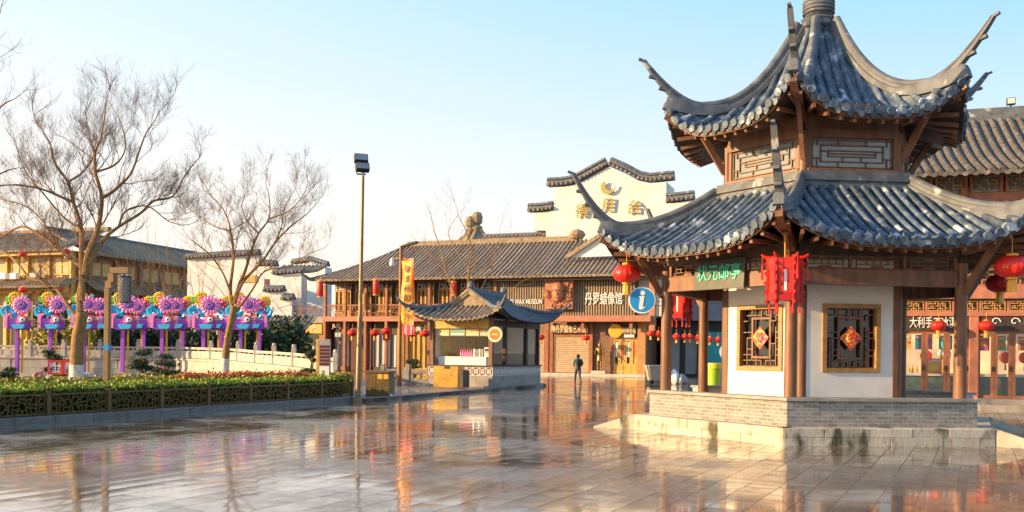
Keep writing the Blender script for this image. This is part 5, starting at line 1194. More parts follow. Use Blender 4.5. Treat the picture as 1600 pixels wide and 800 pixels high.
# ================================================================ stone balustrade on its retaining wall
bal_pts = [(-70,52,557,532),(-8,52,557,531.5),(47,52,557.5,531),(100,52,558,530.5),(156,52,559,530),(216,52,559.5,530),(278,52,560,530.5),(330,50.3,562,532),(372,48.4,564.5,533),(400,46.8,568,534.5),(428,45.2,570,536),(459,43.6,573,538),(491,42.0,577,540.5),(524,40.6,583,546)]
bs = thing('stone_balustrade', 'pale carved stone balustrade above the river wall sloping down to the street', 'balustrade')
bw_ = thing('river_wall', 'long pale stone retaining wall of big blocks under the balustrade', 'wall')
pmB = MB().cbox(-.10,.10,-.10,.10,0,.80,.01).lathe([(.07,.80),(.10,.82),(.10,.90),(.06,.93)], 10).mesh('post', mStoneP)
prev = None
for px, d, yb, yt in bal_pts:
    p = at(px, yb, d); inst('post', pmB, bs, tuple(p), scale=(1,1,max(.8,(at(px,yt,d).z-p.z)/.93)))
    if prev is not None:
        a, b = prev, p; L = math.hypot(b.x-a.x, b.y-a.y); rz = math.atan2(b.y-a.y, b.x-a.x); sl_ = b.z-a.z
        u = Vector((math.cos(rz), math.sin(rz), sl_/L))
        o = MB().bar(a+u*.1+Vector((0,0,.24)), b-u*.1+Vector((0,0,.24)), .12, .40).build('panel', mStoneP, bs)
        MB().bar(a+u*.1+Vector((0,0,.59)), b-u*.1+Vector((0,0,.59)), .16, .12).build('top_rail', mStoneP, bs)
        for k in range(4):
            q = a+u*(L*(k+.5)/4); MB().bar(q+Vector((0,0,.44)), q+Vector((0,0,.53)), .10, .09 if k % 2 else .16, up=(0,1,0)).build('rail_support', mStoneP, bs)
            n_ = Vector((math.sin(rz), -math.cos(rz), 0))*.065
            MB().bar(q-u*(L*.09)+n_+Vector((0,0,.24)), q+u*(L*.09)+n_+Vector((0,0,.24)), .02, .24).build('carved_inset', mStoneP, o)
        MB().bar(a-Vector((0,0,.04)), b-Vector((0,0,.04)), .55, .10).build('wall_cap', mStoneP, bw_)
        nb = 2
        for c in range(2):
            for k in range(nb):
                h0, h1 = (a.z+b.z)/2*(.03+.47*c), (a.z+b.z)/2*(.03+.47*(c+1)) - .01; off = .3*(c % 2)
                q0, q1 = a+u*(L*k/nb+.01), a+u*(L*(k+1)/nb-.01)
                m = MB(); jj = random.uniform(0,.03); n_ = Vector((-math.sin(rz), math.cos(rz), 0))
                for zz in (0,): 
                    f0, f1 = Vector((q0.x,q0.y,0))-n_*(.2+jj), Vector((q1.x,q1.y,0))-n_*(.2+jj); g0, g1 = f0+n_*.5, f1+n_*.5
                    zt0, zt1 = (q0.z-.10)*(.5*(c+1)), (q1.z-.10)*(.5*(c+1)); zl0, zl1 = (q0.z-.10)*.5*c+.008, (q1.z-.10)*.5*c+.008
                    m.add([(f0.x,f0.y,zl0),(f1.x,f1.y,zl1),(g1.x,g1.y,zl1),(g0.x,g0.y,zl0),(f0.x,f0.y,zt0),(f1.x,f1.y,zt1),(g1.x,g1.y,zt1),(g0.x,g0.y,zt0)], [(0,3,2,1),(4,5,6,7),(0,1,5,4),(1,2,6,5),(2,3,7,6),(3,0,4,7)])
                m.build('wall_block', mStoneP, bw_)
    prev = p
# grey street balustrade by the kiosk
gb = thing('street_balustrade', 'short grey stone balustrade with round openings beside the kiosk', 'balustrade', (at(640,606,43.5).x, 43.5, .115), R(-10))
for x in (-1.3,-.1,1.1): MB().cbox(x-.09,x+.09,-.09,.09,0,.95,.01).build('post', mStoneG, gb)
for x in (-.7,.5):
    o = MB().box(-.5,.5,-.05,.05,.05,.25).box(-.5,.5,-.05,.05,.55,.72).box(-.5,-.35,-.05,.05,.25,.55).box(.35,.5,-.05,.05,.25,.55).box(-.05,.05,-.05,.05,.25,.55).build('panel', mStoneG, gb, (x,0,0))
    for c in (-.2,.2): MB().tube([(.13*math.cos(t*.5236)+c,0,.40+.13*math.sin(t*.5236)) for t in range(13)], .03, 6).build('ring', mOchre, o)
# bollards with scroll ironwork before the river wall
def scroll_pts(x, s, r): return [(x+s*r*(1-k/16)*math.cos(k*.62), 0, .30+r*(1-k/16)*math.sin(k*.62)) for k in range(14)]
scr = MB()
for x in (-.62,-.22,.22,.62): scr.tube(scroll_pts(x, 1 if x > 0 else -1, .2), .016, 5)
scr.bar((-.9,0,.06),(.9,0,.06),.03,.03).bar((-.9,0,.36),(.9,0,.30),.02,.02); scr = scr.mesh('scroll_iron', mFence)
sf = thing('scroll_fence', 'low scrolled iron fence between stone bollards before the river wall', 'fence')
bolm = MB().cbox(-.17,.17,-.17,.17,0,.66,.04).mesh('stone_block', mStoneP)
names_b = ['stone bollard beside the red bench end','stone bollard hidden partly by the first tree trunk','stone bollard left of the clipped pines','stone bollard between the two big trees','stone bollard beside the small tree trunk','stone bollard right of the second red bench','stone bollard close to the information board']
for k, (px, d) in enumerate(((60,36),(137,36),(205,36),(325,36),(371,36),(417,36),(455,36))):
    p = at(px, 600, d); o = thing('stone_bollard', names_b[k], 'bollard', (p.x, d, 0), R(10)); 
    b_ = inst('block', bolm, o); MB().cbox(-.14,.14,-.14,.14,.66,.70,.03).build('cap', mStoneP, o)
for px in (30,95,170,235,280,345,394,436,476): p = at(px, 600, 36.2); inst('scroll_panel', scr, sf, (p.x, 36.2, .05))
# red benches
for px, d, sc_, lab in ((93,34,1,'red lattice backed bench between stone bollards'),(436,35,.62,'small red lattice frame behind the orange shrubs')):
    p = at(px, 600, d); o = thing('red_bench', lab, 'bench', (p.x, d, .05), R(4)); o.scale = (sc_,)*3
    for k in (-1, 1):
        f = MB().box(k*.28-.27,k*.28+.27,.28,.33,.62,.68).box(k*.28-.27,k*.28+.27,.28,.33,1.08,1.15).box(k*.28-.27,k*.28-.21,.28,.33,.68,1.08).box(k*.28+.21,k*.28+.27,.28,.33,.68,1.08).build('back_frame', mRed, o); fret(.42,.40,6,5,None,70+k,.025,.01).build('back_lattice', mWhiteP, f, (k*.28,.30,.88))
    MB().cbox(-.7,.56,-.3,.3,.44,.52,.01).build('seat', mRed, o); MB().box(-.68,.54,-.27,-.22,.1,.43).build('apron', mRed, o)
    for x in (-.62,.48): MB().box(x-.05,x+.05,-.25,.28,0,.438).build('leg', mRed, o)
    MB().bar((-.7,-.28,.66),(-.7,.3,.72),.06,.06).bar((-.7,-.28,.46),(-.7,-.28,.66),.06,.06).build('armrest', mRed, o)
# clipped pines
def pine(label, px, d, h, w, seed):
    p = at(px, 600, d); o = thing('clipped_pine', label, 'shrub', (p.x, d, .08)); rg = random.Random(seed); np.random.seed(seed); P = []
    mb = MB(); top = Vector((w*.15, 0, h*.9)); mb.tube([(0,0,0),(w*.2,.05,h*.3),(-w*.1,0,h*.6),tuple(top)], [.07,.06,.045,.02], 7)
    for k in range(9):
        z = h*rg.uniform(.35,1); c = Vector((rg.uniform(-1,1)*w*(1.15-z/h), rg.uniform(-1,1)*w*.6, z)); mb.tube([(0,0,z*.75),tuple(c)], [.03,.012], 5)
        n = 420; q = np.random.normal(size=(n,3))*np.array([.20,.20,.07])*w*1.1+np.array(c); P.append(q)
    mb.build('trunk', mBark, o); P = np.concatenate(P); lv = quads('needles', leaf_quads(P, .07, .9, .22), mPine, o); return o
pine('small clipped pine behind the red bench', 85, 35.5, 1.5, .5, 1); pine('dark clipped pine with layered pads', 222, 34, 1.45, .55, 2); pine('bright layered clipped pine beside the dark one', 258, 33.5, 1.45, .62, 3); pine('small leafy shrub beside the information board', 487, 36, 1.6, .4, 4); pine('low dark pine tuft at the fence end', 8, 33, .8, .5, 5); pine('round green shrub by the banner pole foot', 645, 44, 1.3, .45, 6)
# ================================================================ festival bird lanterns on purple posts
def petal(mb, c, a, r0, r1, w, y):
    ca, sa = math.cos(a), math.sin(a); pts = []
    for f, ww in ((0,.35),(.4,.9),(.75,1),(.95,.6),(1,.15)):
        r = r0+(r1-r0)*f; pts.append((r, ww*w))
    vs = [(c[0]+r*ca-q*sa, y, c[2]+r*sa+q*ca) for r, q in pts]+[(c[0]+r*ca+q*sa, y, c[2]+r*sa-q*ca) for r, q in reversed(pts)]
    m = len(vs); top = (c[0]+(r0+r1)/2*ca, y-.07, c[2]+(r0+r1)/2*sa); bot = (top[0], y+.03, top[2])
    mb.add(vs+[top, bot], [(k, (k+1)%m, m) for k in range(m)]+[((k+1)%m, k, m+1) for k in range(m)])
def flower(parent, c, r, outer, inner, n=14):
    f = MB()
    for k in range(n): petal(f, c, 2*math.pi*k/n, r*.40, r, r*.17, c[1])
    o = f.build('flower_petals', outer, parent)
    MB().lathe([(r*.46,-.02),(r*.46,.04),(r*.36,.08)], 18, c, axis='y').build('flower_centre', inner, o)
    MB().tube([(c[0]+r*.32*(1-k/12)*math.cos(k*.7), c[1]-.085, c[2]+r*.32*(1-k/12)*math.sin(k*.7)) for k in range(10)], r*.035, 5).build('spiral', mPinkL, o)
mViolet = M('flower_violet', (.13,.08,.42), .5, .1, 6)
def bird(px, d, s, label, zb, full=True):
    p = at(px, 503, d); o = thing('bird_lantern', label, 'lantern', (p.x, d, at(px, zb, d).z), 0, 'festival bird lanterns'); k = random.Random(int(px)).uniform(.94,1.06); zo = p.z-o.location.z-.02; o.scale = (1.03*k,1.1,1.0) 
    def X(x): return s*x
    def pr(poly): return [(X(a), b) for a, b in poly]
    MB().cbox(-.09,.09,-.08,.08,-.9,zo-.42,.01).build('post', mPurple, o, (X(-.05),0,0)); MB().box(-.04,.04,-.03,.03,-.9,zo-.42).build('post_edge', mYel, o, (X(.16),.1,0))
    body = [(-.46,-.26),(-.38,-.38),(-.2,-.42),(.40,-.42),(.52,-.30),(.56,-.05),(.54,.20),(.44,.34),(.22,.34),(.10,.18),(-.18,.12),(-.34,.22),(-.48,.16)]
    MB().prism([(a,b+zo) for a,b in pr(body)], -.28, .28).build('body', mPurple, o)
    MB().prism([(a,b+zo) for a,b in pr([(-.58,-.30),(-.42,-.34),(-.40,.30),(-.20,.42),(-.30,.50),(-.58,.42)])], -.34, -.2).build('tail', mPinkL, o)
    MB().prism([(a,b+zo) for a,b in pr([(-.18,-.12),(.52,-.12),(.50,-.28),(.40,-.36),(-.05,-.36)])], -.40, -.281).build('wing', mCyan, o)
    MB().prism([(a,b+zo) for a,b in pr([(.12,-.05),(.30,-.05),(.32,.36),(.14,.38)])], -.36, -.281).build('neck_stripe', mPinkL, o)
    MB().prism([(a,b+zo) for a,b in pr([(.14,.16),(.60,.10),(.62,.26),(.46,.40),(.26,.42)])], -.34, -.283).build('comb', mRed, o)
    MB().prism([(a,b+zo) for a,b in pr([(.54,.08),(.86,.14),(.54,.24)])], -.2, .1).build('beak', mYel, o)
    e = MB().lathe([(.02,-.02),(.14,0),(.15,.05),(.10,.11),(.02,.13)], 14, (X(.42),-.34,zo+.14), axis='y').build('eye', mBall, o, smooth=True); MB().lathe([(.055,0),(.05,.03),(.01,.04)], 10, (X(.44),-.46,zo+.14), axis='y').build('pupil', mBlack, e)
    for i in range(6): MB().lathe([(.03,0),(.02,.03)], 8, (X(-.3+.12*(i%4)),-.28,zo+.02+.13*(i//4)), axis='y').build('body_dot', mPinkL, o)
    cr = [(-.15,0,.30),(-.18,0,.50),(-.30,0,.62),(-.52,0,.66),(-.66,0,.78),(-.60,0,.90),(-.48,0,.86),(-.50,0,.78)]
    MB().tube([(X(a),-.05,c+zo) for a,b,c in cr], [.18,.17,.14,.11,.09,.08,.06,.04], 8).build('crest', mCyan, o, smooth=True)
    MB().tube([(X(a),-.1,c+zo) for a,c in ((-.1,.5),(.05,.62),(.0,.78),(-.14,.74),(-.1,.64))], [.10,.10,.08,.06,.04], 7).build('crest_curl', mCyan, o, smooth=True)
    for i in range(4): MB().lathe([(.01,-.045),(.045,0),(.01,.045)], 8, (X(-.66+.07*i),-.08,zo+.93+.02*(i%2))).build('crest_bead', mBall, o)
    rq = random.Random(int(px)*3); flower(o, (X(.36+rq.uniform(-.08,.08)),-.22,zo+.95+rq.uniform(-.06,.05)), rq.uniform(.46,.54), mPinkL, mViolet, rq.choice((13,14,16)))
    flower(o, (X(.16),-.02,zo+1.0), .48, mPinkF, mRedD, 10)
    if full: flower(o, (X(-.25),.1,zo+1.28), .42, mYel, mGold, 16); MB().prism([(a,b+zo) for a,b in pr([(-.05,1.25),(.25,1.48),(.5,1.5),(.3,1.3),(.1,1.12)])], -.02, .06).build('leaf', mCyan, o); MB().lathe([(.2,0),(.16,.06)], 12, (X(-.62),.12,zo+1.25), axis='y').build('green_bud', mGreen, o)
    else: flower(o, (X(-.35),-.1,zo+.55), .32, mRed, mViolet, 10); flower(o, (X(-.30),.1,zo+1.22), .40, mYel, mGold, 16)
    MB().tube([(X(a),-.16,c+zo) for a,c in ((-.45,.30),(-.72,.45),(-.80,.68),(-.66,.80),(-.54,.70),(-.60,.60))], [.12,.13,.11,.09,.07,.04], 7).build('tail_curl', mCyan, o, smooth=True)
RF = [(29,1),(81,1),(133,1),(194,1),(255,1),(320,1),(378,1)]; LF = [(168,-1),(224,-1),(285,-1),(345,-1),(405,-1)]
whoR = ['at the row end by the ochre house','second along from the ochre house end','behind the large bare tree trunk','beside the path lamp','over the clipped pines','next along from the pines','behind the small bare tree']
for (px, s), w in zip(RF, whoR): bird(px, 51.0, s, 'purple bird lantern with yellow bloom '+w, 556)
whoL = ['behind the path lamp','paired above the dark pine','paired above the bright pine','behind the small tree trunk','alone at the sloping end of the balustrade']
for (px, s), w in zip(LF, whoL): bird(px, 56.0, s, 'purple bird lantern turned back towards the row '+w, 548, full=False)
# ================================================================ houses beyond the river
def hip_block(): pass
YR = R(-20); YQ = (-39.3-15*math.cos(YR), 82-15*math.sin(YR)); YP = Plane(*YQ, YR); yh = thing('ochre_house', 'two storey ochre house with red columns and tiled eaves beyond the river', 'building', (*YQ, 0), YR)
def Y_(px, py=450): return YP.sz(px, py)[0]
def Zy(px, py): return YP.sz(px, py)[1]
ya, yb_ = Y_(-120), Y_(105)
z_e1, z_f1, z_e0 = Zy(50, 393), Zy(50, 434), Zy(50, 450)
MB().box(ya,yb_-1.2,.6,9,0,z_e1+.2).build('wall', mOchre, yh); slope(yh, ya, yb_, -.9, z_e1, 4.5, Zy(50,366)+.8, .4, .1, mTileOld); MB().cbox(ya,yb_+.4,4.3,4.8,Zy(50,366)+.7,Zy(50,366)+1.1,.05).build('roof_ridge', mRidgeOld, yh)
slope(yh, ya, yb_+.8, -1.6, z_e0, .6, z_f1, .4, .09, mTileOld, name='lower_tile_rows'); MB().box(ya,yb_,-.4,.6,z_e0-.5,z_e0-.05).build('eave_beam', mWoodY, yh); MB().box(ya,yb_,-.6,.6,z_e1-.4,z_e1-.05).build('upper_beam', mWoodY, yh)
mAmberP = M('painted_sunlit_pane', (.55,.46,.26), .12, .2, 1.5); nb = 7; w_ = (yb_-ya)/nb  # bright amber puts sunlight into the colour of the upper panes
for i in range(nb+1): MB().cbox(ya+w_*i-.13,ya+w_*i+.13,.3,.6,0,z_e1-.4,.03).build('column', mWoodY, yh)
for i in range(nb):
    for zlo, zhi in ((z_f1+.25, z_e1-.5), (1.4, z_e0-.9)):
        x0_, x1_ = ya+w_*i+.35, ya+w_*(i+1)-.35; o = MB().box(x0_,x1_,.5,.58,zlo,zlo+.12).box(x0_,x1_,.5,.58,zhi-.12,zhi).box(x0_,x0_+.14,.5,.58,zlo+.12,zhi-.12).box(x1_-.14,x1_,.5,.58,zlo+.12,zhi-.12).box((x0_+x1_)/2-.07,(x0_+x1_)/2+.07,.5,.58,zlo+.12,zhi-.12).box(x0_+.14,x1_-.14,.52,.575,zhi-.75,zhi-.65).build('window', mWoodY, yh)
        MB().box(x0_+.14,x1_-.14,.56,.59,zlo+.12,zhi-.12).build('window_pane', mAmberP if zlo > 3 else mGlass, o)
for px in (8, 24, 55): s_, z_ = YP.sz(px, 432); o = MB().cbox(s_-.35,s_+.35,-.3,.2,z_-.25,z_+.3,.02).build('air_conditioner', mWhiteP, yh)
# shaded wing running back from its corner
wl0 = Vector((*[YP.p[k]+YP.u[k]*yb_ for k in (0,1)], 0)); wdir = Vector((.30, .954, 0)); wr = math.atan2(wdir.y, wdir.x)
wy = thing('receding_wing', 'shaded wing with windows and dark tiled roof running back from the ochre house', 'building', wl0+wdir*1.9+Vector((.5,.2,0)), wr)
WL = 21; MB().box(0,WL,.6,9,0,z_e1+.1).build('wall', M('wing_wall', (.26,.17,.10), .8, .15, 2), wy); slope(wy, -.5, WL+.5, -.8, z_e1-.1, 4.5, z_e1+2.2, .4, .1, mTileOld); slope(wy, 0, WL+.3, -1.2, z_e0-.1, .6, z_f1, .4, .09, mTileOld, name='lower_tile_rows')
MB().cbox(-.5,WL+.5,4.3,4.8,z_e1+2.15,z_e1+2.5,.05).build('roof_ridge', mRidge, wy)
for i in range(6):
    x0_ = .8+i*3.35; o = MB().box(x0_,x0_+2.6,.5,.58,z_f1+.3,z_f1+.42).box(x0_,x0_+2.6,.5,.58,z_e1-.75,z_e1-.6).box(x0_,x0_+.12,.5,.58,z_f1+.42,z_e1-.75).box(x0_+2.48,x0_+2.6,.5,.58,z_f1+.42,z_e1-.75).box(x0_+1.24,x0_+1.36,.5,.58,z_f1+.42,z_e1-.75).build('window', mWoodR, wy); MB().box(x0_+.12,x0_+2.48,.55,.59,z_f1+.42,z_e1-.75).build('window_pane', mAmber, o)
    MB().cbox(x0_-.5,x0_-.15,.3,.6,0,z_e1-.3,.03).build('column', mWoodR, wy)
MB().cbox(4.0,5.0,-.1,.4,z_f1+.1,z_f1+1.1,.03).build('air_conditioner', mWhiteP, wy)
MB().tube([(6,4.5,z_e1+2.4),(6,4.5,z_e1+5)], .05, 5).build('mast', mGrey, wy)
# white horse-head walls
def hui(label, pts, d, cop, depth=1.2, sign=None, rz=R(-24)):
    pl_ = Plane(at(pts[0][0], 500, d).x, d, rz); o = thing('white_walled_house', label, 'building', (pl_.p[0], pl_.p[1], 0), rz)
    q = [pl_.sz(x, y) for x, y in pts]; base = [(q[0][0], 0)]+q+[(q[-1][0], 0)]; MB().prism(base, 0, depth).build('gable_wall', mWhite, o)
    for path in cop:
        c = [pl_.sz(x, y) for x, y in path]; MB().sweep(c, [(-.45,0),(.45,0),(.45,.18),(.25,.28),(.25,.4),(0,.55),(-.25,.4),(-.25,.28),(-.45,.18)]).build('coping', mRidge, o, (0,.2,0)); t_ = MB()
        for (x0_,z0_),(x1_,z1_) in zip(c, c[1:]):
            kk = max(1, int(abs(x1_-x0_)/.35))
            for i in range(kk): f = (i+.5)/kk; t_.tube([(x0_+(x1_-x0_)*f,-.2,z0_+(z1_-z0_)*f+.16),(x0_+(x1_-x0_)*f,-.45,z0_+(z1_-z0_)*f+.1)], .1, 6)
        tag(t_.build('tile_ends', mTileOld, o), kind='stuff')
    if sign:
        r = pl_.rect(*sign); MB().cbox(r[0],r[1],-.12,-.001,r[2],r[3],.02).build('plaque', mGold, o); text('lettering', '金陵', .5, mLet, o, ((r[0]+r[1])/2,-.13,(r[2]+r[3])/2), ext=.01)
    return o, pl_
o, pl_ = hui('long cream wall with stepped dark copings and a gilded plaque behind the trees', [(293,405),(404,399),(404,415),(431,417),(431,430),(471,428)], 82, [[(289,405),(340,402),(404,398)],[(404,414),(431,416)],[(426,429),(474,426)]], sign=(376,430,400,441), rz=R(-12))
r = pl_.rect(413, 436, 421, 447); MB().box(r[0],r[1],-.03,-.001,r[2],r[3]).build('window', mWood, o)
slope(o, pl_.sz(404,420)[0], pl_.sz(474,420)[0], 1.3, pl_.sz(440,423)[1], 5, pl_.sz(440,414)[1]+.4, .4, .1, mTileOld, ends=False)
hui('small white wall with two short stepped copings above the terrace wing', [(414,456),(442,456),(442,469),(456,469)], 78.5, [[(412,456),(443,455)],[(440,469),(458,468)]], rz=R(-12))
hui('far cream wall topped by a grey curved crest near the tea house eave', [(458,413),(482,410),(508,418)], 96, [[(456,412),(482,408),(510,416)]])
# small tiled gate lodge at the river end
ld = at(441, 560, 66); lo = thing('gate_lodge', 'small lodge with a dark tiled roof at the river end', 'building', (ld.x, 66, 0), R(-15))
MB().box(-1.2,1.6,0,2.5,0,2.9).build('wall', mOchre, lo); slope(lo, -1.7, 2.0, -.9, 3.0, 1.2, 4.1, .3, .08, mTileOld); MB().box(-.8,.0,-.05,-.001,.2,2.2).build('door', mWoodD, lo); MB().box(.3,1.2,-.05,-.001,.9,2.1).build('window', mGlassW, lo)
# river bank bushes
def bush(label, px, d, w, h, n, seed, mat=mBush, z0=0, cat='bush'):
    np.random.seed(seed); p = at(px, 540, d); o = thing('river_bush', label, cat, (p.x, d, z0)); nc = 14; C = np.random.uniform(-1,1,(nc,3))*np.array([w,1.2,h*.4])+np.array([0,0,h*.5])
    q = C[np.random.randint(0,nc,n)]+np.random.normal(size=(n,3))*np.array([w*.22,.5,h*.2]); q = q[q[:,2] > 0]; mb = MB(); rg = random.Random(seed)
    for k in range(7): mb.tube([(rg.uniform(-.3,.3)*w,0,0),(rg.uniform(-.7,.7)*w,rg.uniform(-.5,.5),h*.5),(rg.uniform(-.9,.9)*w,rg.uniform(-.8,.8),h*.85)], [.08,.05,.02], 5)
    mb.build('stems', mBark, o); quads('leaves', leaf_quads(q, .22, .3, .6), mat, o)
bush('dark green bush under the lantern posts by the ochre house', 140, 63, 2.6, 4.2, 3500, 1); bush('wide dark shrub behind the posts between the pines', 215, 66, 4, 3.4, 5000, 2); bush('broad ivy covered bank shrub behind the lanterns', 300, 66, 4.5, 3.2, 5500, 3); bush('dark shrub behind the small bare tree', 365, 64, 3.5, 3.0, 4500, 4); bush('pale green shrub by the gate lodge', 418, 62, 2.2, 3.4, 3500, 5, mPine); bush('yellow leaved bush beside the ochre house corner', 108, 60, 1.5, 3.2, 1800, 6, mLeafY)
# far bare thicket
for k, (px, d, yt, lab) in enumerate(((232,84,345,'hazy bare tree rising behind the receding wing'),(262,80,375,'low bare thicket tree before the white wall'),(200,78,385,'bare thicket tree in front of the receding wing'),(310,78,400,'thin bare tree before the long white wall'),(466,70,448,'small bare sapling beside the terrace wing'))):
    b0 = 520; m = (b0+yt)/2
    grow_tree('thicket_tree', lab, [([(px,560),(px+1,b0),(px,m+30)],.12,.08),([(px,m+35),(px-8,m),(px-16,yt+15)],.06,.01),([(px,m+35),(px+6,m-5),(px+12,yt+8)],.06,.01),([(px,m+30),(px+1,m-15),(px-3,yt)],.06,.01),([(px,m+40),(px+18,m+5),(px+32,yt+25)],.05,.01),([(px,m+40),(px-18,m+12),(px-34,yt+28)],.05,.01)], d, 1, 80+k, 1.6, .6, lime=False, levels=2)
# ================================================================ people, statue
def figure(o, h, joints, radii, edges, mat, name):
    import bmesh
    bm = bmesh.new(); sk = bm.verts.layers.skin.verify(); vs = {}
    for k, p in joints.items(): v = bm.verts.new(Vector(p)*h); v[sk].radius = (radii[k]*h,)*2; vs[k] = v
    for a, b in edges: bm.edges.new((vs[a], vs[b]))
    bm.verts.ensure_lookup_table(); root = list(joints)[0]; vs[root][sk].use_root = True
    me = bpy.data.meshes.new(name); bm.to_mesh(me); bm.free(); me.materials.append(mat); b = inst(name, me, o); b.modifiers.new('skin', 'SKIN').use_smooth_shade = True; s = b.modifiers.new('sub', 'SUBSURF'); s.levels = 1; s.render_levels = 1
    return b
def body(o, h, stride, mats, arm, stand=False):
    """mats: skin, trousers, top; facing +Y"""
    a = stride
    J = {'pel':(0,0,.53),'lh':(-.055,0,.51),'rh':(.055,0,.51),'lk':(-.06,.10*a,.28),'rk':(.06,.03*a,.28),'la':(-.06,.16*a,.045),'ra':(.06,-.17*a,.06),'lt':(-.065,.24*a+.05,.02),'rt':(.065,-.11*a+.04,.015),'wst':(0,.0,.60),'chs':(0,.012,.72),'nk':(0,.018,.835),'hd':(0,.025,.885),'tp':(0,.03,.955)}
    Rr = {'pel':.075,'lh':.062,'rh':.062,'lk':.042,'rk':.042,'la':.027,'ra':.027,'lt':.022,'rt':.022,'wst':.07,'chs':.085,'nk':.032,'hd':.055,'tp':.045}
    E = [('pel','lh'),('pel','rh'),('lh','lk'),('rh','rk'),('lk','la'),('rk','ra'),('la','lt'),('ra','rt'),('pel','wst'),('wst','chs'),('chs','nk'),('nk','hd'),('hd','tp')]
    b = figure(o, h, J, Rr, E, mats[1], 'body')
    J2 = {'pel':(0,0,.52),'wst':(0,0,.60),'chs':(0,.012,.72),'sh':(0,.012,.80),'ls':(-.11,.01,.79),'rs':(.11,.01,.79)}; R2 = {'pel':.085,'wst':.085,'chs':.098,'sh':.06,'ls':.045,'rs':.045}
    E2 = [('pel','wst'),('wst','chs'),('chs','sh'),('sh','ls'),('sh','rs')]
    for s, q in ((-1,'l'),(1,'r')):
        J2[q+'e'] = (s*arm[0][0], arm[0][1], arm[0][2]); J2[q+'w'] = (s*arm[1][0], arm[1][1], arm[1][2]); R2[q+'e'] = .036; R2[q+'w'] = .028; E2 += [(q+'s',q+'e'),(q+'e',q+'w')]
    figure(o, h, J2, R2, E2, mats[2], 'jacket')
    for s in (-1, 1):
        w = Vector((s*arm[1][0], arm[1][1], arm[1][2]))*h; hd = MB(); d_ = Vector((s*-.2,.6,-.75)).normalized()
        hd.tube([w, w+d_*.05*h], [.018*h,.024*h], 6)
        for k in range(4): hd.tube([w+d_*.045*h+Vector((s*(k-1.5)*.010*h,0,0)), w+d_*(.085-.004*abs(k-1.5))*h+Vector((s*(k-1.5)*.011*h,.012*h,0))], .0055*h, 5)
        hd.tube([w+d_*.015*h, w+d_*.04*h+Vector((-s*.03*h,.01*h,0))], .006*h, 5); hd.build('hand', mats[0], o)
    return b
mSkin = M('skin', (.55,.32,.22), .5, .05, 5); mJean = M('denim', (.05,.065,.10), .8, .25, 10); mTealJ = M('teal_jacket', (.02,.16,.19), .7, .2, 6); mHair = M('dark_hair', (.015,.012,.012), .6, .1, 10)
pp = gp(903, 600.5); pe = thing('person', 'person in teal jacket with dark backpack walking across the wet plaza', 'person', (pp.x, pp.y, 0), R(8))
body(pe, 1.66, 1.15, (mSkin, mJean, mTealJ), ((.15,.0,.66),(.10,.12,.60)))
MB().lathe([(.035,1.40),(.092,1.46),(.10,1.53),(.08,1.60),(.02,1.635)], 14, (0,.03,0)).build('hair', mHair, pe, smooth=True)
MB().cbox(-.15,.15,-.30,-.12,.98,1.34,.04).build('backpack', mHair, pe); MB().bar((-.16,-.12,1.30),(.20,-.16,1.02),.04,.14).build('shoulder_bag', M('grey_bag', (.12,.12,.13), .7, .2, 8), pe)
for s, y, z in ((-1,.33,.02),(1,-.12,.02)): MB().cbox(s*.105-.045,s*.105+.045,y-.12,y+.12,0,.075,.015).build('shoe', mRed if s < 0 else mHair, pe)
p2 = at(91, 536, 53.2); q2 = thing('person', 'person in dark coat leaning behind the stone balustrade', 'person', (p2.x, 53.2, at(91,558,52).z), R(170)); body(q2, 1.62, 0, (mSkin, mJean, mHair), ((.14,.02,.66),(.08,.16,.62)))
MB().lathe([(.02,1.40),(.07,1.43),(.085,1.50),(.06,1.58),(.02,1.60)], 12, (0,.04,0)).build('face', mSkin, q2, smooth=True); MB().lathe([(.09,1.50),(.095,1.55),(.07,1.61),(.02,1.63)], 12, (0,.02,0)).build('hair', mHair, q2, smooth=True)
s_, z_ = MP.sz(938, 580); c, sn = math.cos(MROT), math.sin(MROT); st = thing('warrior_statue', 'bronze warrior statue on a low plinth beside the museum shutter', 'statue', MLOC+Vector((s_*c+.25*sn, s_*sn-.25*c, .18)), MROT+R(180))
MB().cbox(-.55,.55,-.4,.4,0,.22,.02).build('plinth', mStoneP, st); hs = 2.05; hold = thing('tmp','','',(0,0,0)); bpy.data.objects.remove(hold)
class _O: pass
fig = bpy.data.objects.new('figure', None); col.objects.link(fig); fig.parent = st; fig.location = (0,0,.22)
body(fig, hs, 0, (mBronze, mBronze, mBronze), ((.17,.02,.64),(.12,.14,.62)))
MB().lathe([(.20,.75),(.17,1.0),(.13,1.2)], 16).build('skirt', mBronze, fig, smooth=True); MB().lathe([(.10,1.75),(.13,1.82),(.12,1.98),(.06,2.06),(.02,2.25)], 12).build('helmet', mBronze, fig, smooth=True); MB().bar((.0,-.16,1.2),(.0,-.2,1.62),.5,.04,up=(0,1,0)).build('cape', mBronze, fig); MB().tube([(-.30,.25,0),(-.30,.25,2.5)], .02, 6).lathe([(.04,2.5),(.06,2.6),(.005,2.85)], 6, (-.30,.25,0)).build('spear', mBronze, fig)
